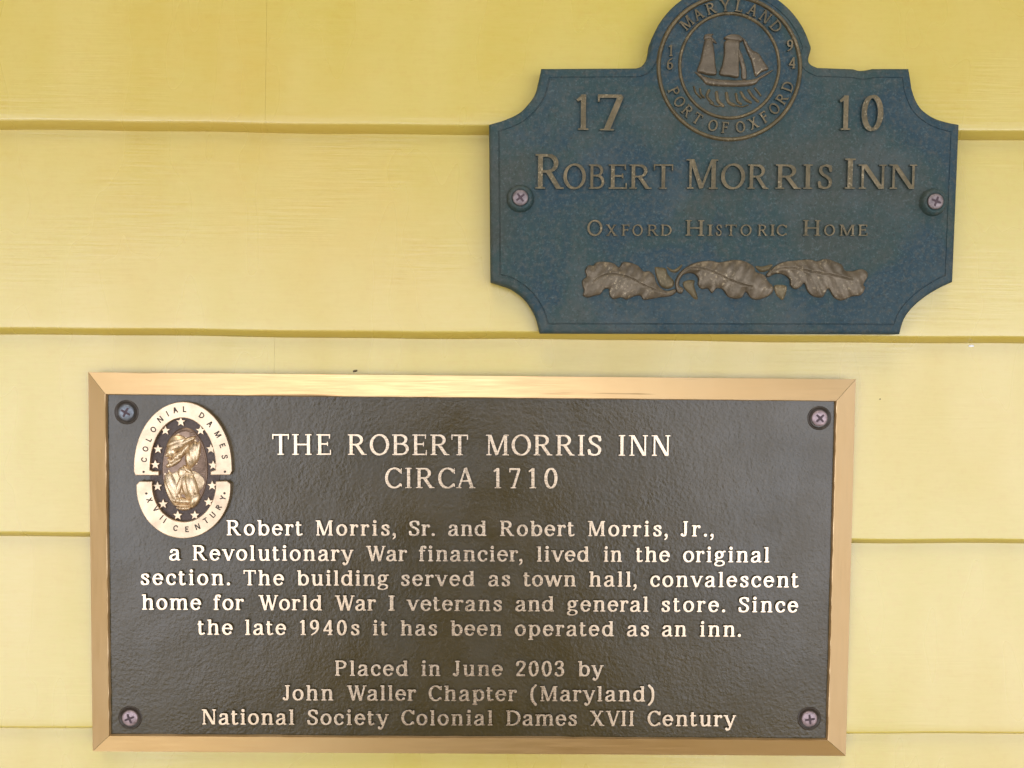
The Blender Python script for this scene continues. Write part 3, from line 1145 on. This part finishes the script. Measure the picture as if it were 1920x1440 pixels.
# dark recess between band and cameo
gr = ell(562, 745, 345, 520, 0, 360, 64)[:-1]
V, F, T_ = plate_from([mp(*p) for p in gr], FLD, 0, 0.45 * MM, 0)
rel = Relief()
rel.add(V, F, [True] * len(F), (0, 0), (1, 0), (0, 1), 1, 1, 1, FLD)
rel.obj('star_ground', [DARKGROUND], med).matrix_parent_inverse = Matrix.Identity(4)
for sx_, sy_ in ((528, 265), (377, 350), (305, 532), (278, 685), (722, 350), (823, 530), (845, 690), (300, 897), (835, 890), (355, 1070), (800, 1050), (498, 1182), (665, 1180)):
    pts = []
    for k_ in range(10):
        r_ = 44 if k_ % 2 == 0 else 19
        th = R(90 + 36 * k_)
        pts.append(mp(sx_ + r_ * math.cos(th), sy_ - r_ * math.sin(th)))
    V, F, T_ = plate_from(pts, FLD, 0, 1.25 * MM, 0.12 * MM)
    rel = Relief()
    rel.add(V, F, [True] * len(F), (0, 0), (1, 0), (0, 1), 1, 1, 1, FLD)
    rel.obj('star', [CREAMBRASS], med).matrix_parent_inverse = Matrix.Identity(4)
ST_SANS = (.20, .20, 0, 0, 0.0, 1.0, 0)
rel = Relief()
BT = FLD - MEDH + 0.00004
for ch, x, y, cxx, cyy in [(k, x, y, 556, 760) for k, x, y in (('C', 158, 640), ('O', 172, 533), ('L', 205, 440), ('O', 249, 342), ('N', 317, 243), ('I', 388, 187), ('A', 464, 152), ('L', 556, 143), ('D', 726, 205), ('A', 805, 287), ('M', 883, 390), ('E', 928, 500), ('S', 950, 610))]:
    nx_, ny_ = (x - cxx) / 470 ** 2, -(y - cyy) / 640 ** 2
    ang = math.degrees(math.atan2(ny_, nx_)) - 90
    glyph_at(rel, ch, *mp(x, y), ang, 10.6, BT, ST_SANS, 0.11 * MM, 0.95)
for ch, x, y in (('X', 212, 1035), ('V', 275, 1122), ('I', 330, 1205), ('I', 362, 1238), ('C', 467, 1310), ('E', 580, 1322), ('N', 683, 1296), ('T', 765, 1237), ('U', 832, 1180), ('R', 892, 1105), ('Y', 932, 1015)):
    nx_, ny_ = (x - 562) / 452 ** 2, -(y - 870) / 500 ** 2
    ang = math.degrees(math.atan2(ny_, nx_)) + 90
    glyph_at(rel, ch, *mp(x, y), ang, 10.6, BT, ST_SANS, 0.11 * MM, 0.95)
for x, y in ((153, 718), (952, 716), (180, 930), (948, 928)):
    glyph_at(rel, '.', *mp(x, y), 0, 18, BT, ST_SANS, 0.11 * MM)
rel.obj('engraved_lettering', [INK, INK], med).matrix_parent_inverse = Matrix.Identity(4)

# cameo: a woman in a bonnet and shawl, in low relief on an oval shell
OVX, OVY, OVA, OVB = 565, 730, 232, 420


def smin(a_, b_, k_):
    h = np.clip(.5 + .5 * (b_ - a_) / k_, 0, 1)
    return b_ * (1 - h) + a_ * h - k_ * h * (1 - h)


def oval_h(X, Y):
    x, y = (X - MX) / MS, (Y - MY) / MS
    e = 1 - np.sqrt(((x - OVX) / OVA) ** 2 + ((y - OVY) / OVB) ** 2)
    rim = np.clip(e * 60, -4, 4.2)
    dish = -1.6 * np.clip((e - 0.05) * 14, 0, 1)
    ridges = np.where(x > 610, .22 * np.sin(y * .33 + x * .02), 0) * np.clip((e - .06) * 12, 0, 1)
    return rim + dish + ridges


heightfield('cameo_shell', (*mp(320, 295), *mp(810, 1170)), 0.5, oval_h, FLD, [make_plain('cameo_shell_bronze', (0.20, 0.135, 0.095), 0.40, 0.9, 300.0, 0.3)], med).matrix_parent_inverse = Matrix.Identity(4)


def blob(x, y, cx, cy, a_, b_, ang, h, p=0.5):
    c0, s0 = math.cos(R(ang)), math.sin(R(ang))
    u, v = ((x - cx) * c0 + (y - cy) * s0) / a_, (-(x - cx) * s0 + (y - cy) * c0) / b_
    r2 = u * u + v * v
    return np.where(r2 < 1, h * np.clip(1 - r2, 0, 1) ** p, -2.5 * np.clip(np.sqrt(r2) - 1, 0, 1.5))


def figure_h(X, Y):
    x, y = (X - MX) / MS, (Y - MY) / MS
    parts = [
        blob(x, y, 560, 860, 190, 120, 0, 3.0),                                             # shoulders
        blob(x, y, 478, 478, 104, 84, -18, 8.5, .6) + .5 * np.sin((x * .35 + y * .9) * .10),     # bonnet crown
        blob(x, y, 560, 470, 120, 34, -28, 7.0) + .4 * np.sin(x * .10),                     # brim over the brow
        blob(x, y, 428, 560, 56, 66, 10, 7.6, .7),                                          # face turned to the left
        blob(x, y, 388, 590, 17, 24, 25, 6.5),                                              # nose
        blob(x, y, 408, 640, 26, 16, 20, 6.2),                                              # chin
        blob(x, y, 500, 600, 34, 105, 48, 6.6) + .5 * np.sin((x - y) * .08),
        blob(x, y, 548, 560, 26, 95, 34, 6.0),                                              # bonnet ribbons
        blob(x, y, 470, 665, 22, 70, 55, 5.4),
        blob(x, y, 410, 690, 40, 24, -28, 5.0), blob(x, y, 425, 655, 30, 20, -20, 5.6),     # ruffle under the chin
        blob(x, y, 632, 590, 66, 135, 14, 8.2, .6) + .6 * np.sin((x * 1.0 - y * .35) * .09),     # hair at the nape
        blob(x, y, 690, 560, 22, 110, 8, 5.2),
        blob(x, y, 540, 770, 52, 62, 0, 4.6),                                               # neck
        blob(x, y, 588, 735, 62, 24, 42, 6.4), blob(x, y, 600, 775, 60, 18, 12, 5.4),       # collar
        blob(x, y, 440, 930, 78, 175, -14, 6.6, .7) + .5 * np.sin((x - y * .45) * .12),     # bodice
        blob(x, y, 500, 920, 30, 150, 16, 6.4),
        blob(x, y, 410, 900, 14, 110, -20, 7.0),
        blob(x, y, 610, 900, 88, 140, -16, 9.5, .6) + .7 * np.sin((x - y * .22) * .11),     # puffed sleeve
        blob(x, y, 655, 1035, 52, 85, 22, 7.8, .7),                                         # forearm
        blob(x, y, 520, 1040, 96, 34, 6, 6.8) + .6 * np.sin(x * .17),
        blob(x, y, 525, 1082, 92, 13, 3, 7.6),                                              # sash
        blob(x, y, 540, 1115, 80, 26, 0, 6.0) + .7 * np.sin(x * .20),
    ]
    hgt = parts[0]
    for p_ in parts[1:]:
        hgt = np.maximum(hgt, p_)
    e = 1 - np.sqrt(((x - OVX) / OVA) ** 2 + ((y - OVY) / OVB) ** 2)
    return np.where(e > 0.02, hgt, -3) - np.clip(.07 - e, 0, 1) * 30


heightfield('cameo_figure', (*mp(330, 310), *mp(800, 1150)), 0.4, figure_h, FLD - 2.4 * MPP, [ANTIQUE], med).matrix_parent_inverse = Matrix.Identity(4)

# ------------------------------------------------------------------ upper plaque
UF = BACK - 8.0 * MM
DOMC, DOMR = (1367.5, 128.0), 155.5
OUT = []


def seg(pts, n=5, corner=True):
    c2 = crom(pts, n)
    OUT.extend(c2[:-1])


def line(a, b, n=6):
    OUT.extend([(a[0] + (b[0] - a[0]) * i / n, a[1] + (b[1] - a[1]) * i / n) for i in range(n)])


line((1014.5, 130.5), (1192, 129.5), 12)
dome = [(DOMC[0] + DOMR * math.cos(R(t_)), DOMC[1] - DOMR * math.sin(R(t_))) for t_ in np.linspace(163, 13, 34)]
seg([(1192, 129.5), (1203, 125), (1212, 112), (1217, 96)] + dome + [(1514, 112), (1518, 122), (1531, 128.5)], 3)
line((1531, 128.5), (1598, 131), 4)
seg([(1598, 131), (1610, 134), (1622, 133), (1634, 130.5)], 3)
line((1634, 130.5), (1701.5, 130.5), 5)
seg([(1701.5, 130.5), (1705, 151), (1709, 174), (1722, 202), (1746, 221), (1771, 230), (1795.5, 235)])
line((1795.5, 235), (1783.5, 529), 12)
seg([(1783.5, 529), (1756, 542), (1728, 560), (1705, 581), (1692, 601), (1684.5, 627)])
line((1684.5, 627), (1012.5, 625.5), 14)
seg([(1012.5, 625.5), (1003, 592), (985, 563), (960, 543), (939, 535), (919.5, 529)])
line((919.5, 529), (917, 235), 12)
seg([(917, 235), (947, 226), (973, 213.5), (991, 196), (1003, 178), (1009, 157), (1014.5, 130.5)])
OUT2 = to_plane(OUT, UF + 3 * MM)
upp = thing('house_plaque', (OUT2[0][0] + .09, BACK, OUT2[0][1] - .12), 'blue-green weathered cast plaque with scooped corners, ship seal and oak leaves', 'plaque')


def inset(P, d):
    P = np.array(P)
    e = np.roll(P, -1, 0) - P
    e /= np.linalg.norm(e, axis=1)[:, None]
    nrm = np.stack([e[:, 1], -e[:, 0]], 1)          # inward for a clockwise outline
    pn = np.roll(nrm, 1, 0)
    m = nrm + pn
    l2 = (m * m).sum(1)[:, None]
    Q = P + d * 2 * m / np.maximum(l2, 0.8)
    if d > 0.8 * MM:                              # points that crossed over a corner fall back to that corner
        ok = poly_sdf(P)(Q[:, 0], Q[:, 1]) > d * 0.985
        n = len(Q)
        for i in np.nonzero(~ok)[0]:
            for k_ in range(1, n):
                if ok[(i + k_) % n] or ok[(i - k_) % n]:
                    Q[i] = Q[(i + k_) % n] if ok[(i + k_) % n] else Q[(i - k_) % n]
                    break
    return Q


area = sum(a[0] * b[1] - b[0] * a[1] for a, b in zip(OUT2, OUT2[1:] + OUT2[:1]))
if area > 0:
    OUT2 = OUT2[::-1]
rings = []
for d, y in ((0.0, BACK), (0.0, UF + 2.2 * MM), (0.5 * MM, UF + 1.2 * MM), (1.1 * MM, UF + .7 * MM), (2.0 * MM, UF + .45 * MM), (4.1 * MM, UF + 0.25 * MM), (4.25 * MM, UF + 0.5 * MM), (4.6 * MM, UF + 0.5 * MM), (4.8 * MM, UF + 0.0 * MM)):
    Q = inset(OUT2, d) if d else np.array(OUT2)
    rings.append([(p[0], y, p[1]) for p in Q])
plate = ring_loft('plate', rings, [PATINA], upp, cap=False, smooth=True)
bm = bmesh.new()
bm.from_mesh(plate.data)
bm.verts.ensure_lookup_table()
off_ = (len(rings) - 1) * len(OUT2)
for tri in tessellate_polygon([[Vector((p[0], p[2], 0)) for p in rings[-1]]]):
    try:
        bm.faces.new([bm.verts[off_ + i] for i in tri])
    except ValueError:
        pass
bmesh.ops.recalc_face_normals(bm, faces=bm.faces)
bm.to_mesh(plate.data)
bm.free()
plate.data.set_sharp_from_angle(angle=R(40))

ST_ROM = (.155, .082, .060, .085, 14.0, 1.0, .02)
ST_ROMC = (.16, .085, .060, .085, 14.0, 1.0, .02)
ST_SMALL = (.15, .10, .075, .085, 14.0, 1.0, .02)
UD = 1.3 * MM
UY = UF - 0.00001
rel = Relief()
for ch, a, b, t_, bb in (('1', 1080, 1103, 178, 245), ('7', 1119, 1168, 178, 246), ('1', 1571, 1592.5, 180, 245), ('0', 1612, 1653.5, 180, 246)):
    glyph_fit(rel, ch, a, b, t_, bb, UY, (.17, .085, .055, .085, 8.0, 1.0, .02), UD)
    if ch in '70':
        rel.obj('year_numerals', [OLDBRASS, PATINA], upp)
        rel = Relief()
rel = Relief()
for ch, a, b, t_ in (('R', 1003, 1057, 289.5), ('O', 1055.5, 1098, 308), ('B', 1103, 1132.6, 309), ('E', 1140, 1175, 309), ('R', 1179, 1221, 309), ('T', 1224, 1261, 308.5),
                     ('M', 1285, 1345, 299), ('O', 1350, 1395.5, 308), ('R', 1400, 1440, 309), ('R', 1452, 1500, 309), ('I', 1503.5, 1521.5, 309), ('S', 1531, 1558, 309), ('I', 1581, 1601.5, 298), ('N', 1606, 1660, 309), ('N', 1664, 1716.5, 309)):
    glyph_fit(rel, ch, a, b, t_, 355, UY, ST_ROMC if t_ < 300 else ST_ROM, UD)
rel.obj('inscription', [OLDBRASS, PATINA], upp, 'raised large capitals across the middle')
rel = Relief()
for ch, a, b in (('O', 1100.5, 1129), ('x', 1135, 1157), ('f', 1165, 1179.5), ('o', 1185, 1204.5), ('r', 1213, 1234), ('d', 1238, 1258.5), ('H', 1284, 1319.5), ('i', 1325, 1336), ('s', 1341.5, 1352), ('t', 1359, 1380), ('o', 1387, 1408), ('r', 1419.5, 1438.5),
                 ('i', 1442.5, 1452), ('c', 1454.5, 1474), ('H', 1504, 1537), ('o', 1543.5, 1564), ('m', 1572, 1601.5), ('e', 1607, 1625)):
    glyph_fit(rel, ch.upper(), a, b, 413 if ch.isupper() else 421.5, 442.5, UY, ST_SMALL, 1.0 * MM)
rel.obj('inscription', [OLDBRASS, PATINA], upp, 'raised small spaced capitals above the leaves')

# seal
SCX, SCY = 1367.5, 126.0


def ring_h(rx, ry, cx, cy, wdt, hgt):
    def f(X, Y):
        r = np.hypot((X - cx) / rx, (Y - cy) / ry)
        d = wdt / 2 - np.abs(r - 1) * (rx + ry) / 2
        return np.where(d > 0, hgt * np.sqrt(np.clip(1 - ((wdt / 2 - d) / (wdt / 2)) ** 2, 0, 1)), d * 2)
    return f


o_h, i_h = ring_h(132.5, 134.0, SCX, 127.5, 7.5, 4.4), ring_h(93.0, 98.0, SCX, 123.5, 6.0, 3.6)
seal = heightfield('seal', (1225, -18, 1512, 270), 0.75, lambda X, Y: np.maximum(o_h(X, Y), i_h(X, Y)), UF, [OLDBRASS], upp)
rel = Relief()
ST_SEAL = (.17, .12, .085, .08, 12.0, 1.0, .02)
AR = 114.5
for k_, ch in enumerate('MARYLAND'):
    th = 134.5 - 13.35 * k_
    glyph_at(rel, ch, SCX + AR * math.cos(R(th)), SCY - AR * math.sin(R(th)), th - 90, 20, UY, ST_SEAL, 1.0 * MM, .95)
for ch, th in zip('PORTOFOXFORD', (204, 215, 226.5, 238, 254, 265.5, 280, 292.5, 304.5, 316.6, 328.5, 341)):
    glyph_at(rel, ch, SCX + AR * math.cos(R(th)), SCY - AR * math.sin(R(th)), th + 90, 20, UY, ST_SEAL, 1.0 * MM, .9)
for ch, x, y in (('1', 1257, 96), ('6', 1255.5, 121), ('9', 1480, 86.5), ('4', 1484, 119)):
    glyph_at(rel, ch, x, y, 0, 20, UY, ST_SEAL, 1.0 * MM, .95)
lo = rel.obj('seal_lettering', [OLDBRASS, PATINA], seal)


def sp(x, y):
    return (1200 + x * .1875, y * .1875)


def relief_poly(P, top, k_, smooth_n=4, closed=True):
    return poly_sdf(crom([sp(*p) for p in P], smooth_n, True)), top, k_


SAILS = [
    relief_poly([(648, 405), (690, 385), (722, 400), (744, 520), (754, 640), (764, 745), (690, 756), (632, 742), (568, 712), (598, 620), (620, 520)], 4.4, .8),
    relief_poly([(838, 430), (880, 400), (960, 405), (995, 420), (992, 520), (990, 640), (985, 775), (890, 770), (790, 748), (818, 650), (836, 540)], 4.6, .8),
    relief_poly([(835, 378), (905, 345), (985, 350), (1022, 385), (1010, 425), (950, 420), (900, 412), (860, 404)], 5.2, 1.0),
    relief_poly([(985, 490), (1022, 550), (1048, 640), (1062, 700), (1062, 790), (1016, 790), (1010, 690), (990, 600)], 3.6, 1.1),
    relief_poly([(1018, 380), (1056, 405), (1112, 492), (1190, 540), (1235, 610), (1285, 692), (1215, 724), (1155, 772), (1128, 690), (1104, 600), (1058, 500)], 4.2, .8),
    relief_poly([(650, 345), (735, 340), (720, 362), (735, 385), (770, 430), (740, 432), (690, 395), (640, 400)], 2.6, .8),
]
HULL = [relief_poly([(545, 722), (600, 735), (650, 765), (760, 790), (900, 800), (1040, 800), (1140, 790), (1215, 755), (1320, 700), (1325, 712), (1260, 760), (1200, 795), (1150, 846), (1050, 866), (900, 870), (740, 862), (660, 845), (620, 800)], 4.0, .6)]


def stack(parts):
    def f(X, Y):
        h = np.full(X.shape, -3.0)
        for sd, top, k_ in parts:
            d = sd(X, Y)
            hh = np.where(d > 0, top * (1 - np.exp(-d * k_)), d * 2.0)
            h = np.maximum(h, hh)
        return h
    return f


ship = heightfield('ship', (1298, 60, 1455, 168), 0.5, stack(SAILS + HULL), UF, [LEAFBRONZE], seal)
wv = []
for (ax_, ay_), (bx_, by_), (cx__, cy__), ww in (((540, 870), (560, 930), (610, 980), 20), ((690, 905), (670, 965), (725, 1035), 30), ((600, 890), (610, 940), (640, 975), 22), ((765, 925), (780, 1010), (830, 1058), 34), ((865, 935), (885, 1020), (940, 1052), 34), ((960, 940), (975, 1010), (1010, 1040), 26), ((1010, 925), (1050, 990), (1105, 1025), 30), ((1085, 905), (1130, 970), (1180, 1015), 30), ((1150, 885), (1180, 920), (1205, 955), 22), ((960, 1055), (1020, 1068), (1080, 1050), 14), ((700, 1035), (760, 1062), (800, 1060), 12)):
    P = crom([sp(ax_, ay_), sp(bx_, by_), sp(cx__, cy__)], 6)
    wv.append((P, ww * .1875 / 2))


def waves_h(X, Y):
    h = np.full(X.shape, -3.0)
    for P, r_ in wv:
        d = r_ - line_dist(P)(X, Y)
        h = np.maximum(h, np.where(d > 0, 2.8 * np.sqrt(np.clip(d / r_, 0, 1)), d * 2))
    return h


heightfield('waves', (1290, 150, 1440, 206), 0.5, waves_h, UF, [OLDBRASS], seal)
for ch_ in (lo,) + tuple(o for o in COL.objects if o.parent == seal):
    ch_.matrix_parent_inverse = Matrix.Identity(4)

# oak leaf spray
LX, LY, LS = 1070.0, 470.0, 580.0 / 1920.0


def lp(P, n=3):
    return crom([(LX + x * LS, LY + y * LS) for x, y in P], n, True)


def lpo(P, n=5):
    return crom([(LX + x * LS, LY + y * LS) for x, y in P], n)


LEAF1 = lp([(72, 185), (98, 160), (88, 128), (108, 92), (140, 92), (160, 72), (215, 68), (265, 78), (300, 104), (322, 72), (370, 74), (420, 95), (450, 128), (490, 128), (520, 160), (530, 195), (560, 232), (600, 250), (645, 238), (655, 258), (620, 282), (560, 290), (500, 300), (452, 306), (432, 280), (390, 285), (345, 305), (312, 290), (265, 302), (240, 275), (238, 240), (208, 240), (185, 270), (150, 280), (105, 292), (75, 278), (82, 248), (72, 218)])
LEAF2 = lp([(652, 240), (648, 190), (680, 132), (740, 88), (800, 68), (870, 62), (920, 72), (1000, 58), (1060, 60), (1110, 80), (1140, 105), (1148, 132), (1200, 150), (1218, 182), (1256, 225), (1250, 262), (1210, 290), (1150, 306), (1112, 290), (1085, 256), (1062, 290), (1020, 300), (975, 286), (955, 258), (935, 238), (902, 236), (876, 266), (850, 236), (815, 240), (788, 215), (790, 180), (775, 152), (740, 140), (700, 150), (678, 180), (672, 215), (700, 236), (690, 266), (664, 262)])
LEAF3 = lp([(1212, 148), (1260, 100), (1320, 70), (1400, 60), (1480, 54), (1530, 66), (1580, 50), (1640, 68), (1682, 88), (1700, 122), (1750, 126), (1800, 114), (1836, 130), (1840, 165), (1815, 210), (1826, 230), (1800, 276), (1740, 286), (1680, 310), (1632, 290), (1598, 238), (1578, 266), (1560, 290), (1510, 286), (1470, 256), (1448, 204), (1425, 226), (1390, 240), (1360, 215), (1356, 180), (1320, 150), (1270, 145), (1225, 165)])
ACORN1 = lp([(520, 108), (555, 104), (592, 112), (602, 145), (640, 188), (636, 222), (600, 238), (562, 226), (540, 190)])
ACORN1B = lp([(596, 98), (640, 118), (692, 84), (684, 112), (655, 136), (625, 132), (606, 116)])
ACORN2 = lp([(695, 200), (730, 182), (770, 186), (766, 218), (790, 296), (764, 298), (738, 268), (708, 240)])
BIT3 = lp([(1146, 95), (1190, 98), (1252, 84), (1236, 118), (1190, 134), (1160, 122)])
BIT4 = lp([(1262, 216), (1335, 216), (1340, 250), (1318, 306), (1290, 290), (1272, 268)])
VEINS = {0: lpo([(140, 192), (200, 156), (280, 148), (370, 172), (450, 215), (535, 252)]), 1: lpo([(740, 108), (830, 116), (900, 142), (980, 182), (1060, 212), (1120, 226)]), 2: lpo([(1250, 128), (1350, 108), (1480, 130), (1600, 150), (1740, 180)])}


def leaf_h(P, vein, top, ph):
    sd, vd = poly_sdf(P), line_dist(vein)

    def f(X, Y):
        d = sd(X, Y)
        v = vd(X, Y)
        h = 3.2 + 1.9 * top * (1 - np.exp(-np.maximum(d, 0) * .10)) - 1.6 * np.exp(-(v / 1.3) ** 2) + .9 * np.exp(-(v / 7.0) ** 2)
        side = .45 * np.sin((X * .55 + Y * .28 * np.sign(ph)) * .55 + ph) * np.clip(v / 6, 0, 1)
        return np.where(d > 0, np.minimum(h + 1.5 * side, d * 4.0), d * 2)
    return f


def small_h(P, top):
    sd = poly_sdf(P)

    def f(X, Y):
        d = sd(X, Y)
        return np.where(d > 0, top * (1 - np.exp(-d * .35)), d * 2)
    return f


for P, hf in ((LEAF1, leaf_h(LEAF1, VEINS[0], 2.6, 1.0)), (LEAF2, leaf_h(LEAF2, VEINS[1], 3.2, 2.0)), (LEAF3, leaf_h(LEAF3, VEINS[2], 2.6, -1.0))):
    xs_, ys_ = [p[0] for p in P], [p[1] for p in P]
    heightfield('oak_leaf', (min(xs_) - 3, min(ys_) - 3, max(xs_) + 3, max(ys_) + 3), 0.6, hf, UF, [LEAFBRONZE], upp)
for P, nm in ((ACORN1, 'acorn'), (ACORN1B, 'leaf_tip'), (ACORN2, 'acorn'), (BIT3, 'leaf_tip'), (BIT4, 'acorn')):
    xs_, ys_ = [p[0] for p in P], [p[1] for p in P]
    heightfield(nm, (min(xs_) - 3, min(ys_) - 3, max(xs_) + 3, max(ys_) + 3), 0.6, small_h(P, 3.8), UF, [OLDBRASS], upp)
for px, py, ang in ((975.5, 372.5, 38), (1749, 379.5, 70)):
    screw(upp, px, py, UF, 14.0, 23.0, ang, ZINC, PATINA, 2.6 * MM)


# ------------------------------------------------------------------ specks on the wall
def speck(name, px, py, Y, w, h, ang, m, label, cat):
    x, z = pp(px, py, Y)
    bm = bmesh.new()
    bmesh.ops.create_icosphere(bm, subdivisions=3, radius=1.0)
    for v in bm.verts:
        r_ = 1 + .18 * math.sin(v.co.x * 4 + 1) * math.cos(v.co.z * 5)
        p = Vector((v.co.x * w * r_, v.co.y * min(w, h) * .6, v.co.z * h * r_))
        v.co = Matrix.Rotation(R(ang), 3, 'Y') @ p
    o = bm_obj(name, bm, [m], None, True)
    o.location = (x, Y, z)
    return tag(o, label, cat)


def wall_y(z):
    for zt, zb in zip(zs[:-1], zs[1:]):
        if zb <= z < zt:
            return -(LIP - (z - zb) * LIP / (zt - zb))
    return -LIP


for nm, px, py, w_, h_, an, m, lab, cat in (
        ('dirt_speck', 666, 695.5, 4.6, 2.2, -14, SPECK, 'dark speck on the yellow board just above the brass edged plaque', 'speck'),
        ('paint_chip', 1821, 648.5, 5.5, 2.0, 0, CHIP, 'tiny white chip in the yellow paint under a board edge', 'paint chip'),
        ('dirt_fleck', 1650, 748.5, 1.6, 1.6, 0, SPECK, 'tiny dark fleck on yellow board beside the rectangular plaque corner', 'speck')):
    Y0 = -0.003
    for _ in range(3):
        Y0 = wall_y(pp(px, py, Y0)[1])
    speck(nm, px, py, Y0, w_ * MPP, h_ * MPP, an, m, lab, cat)
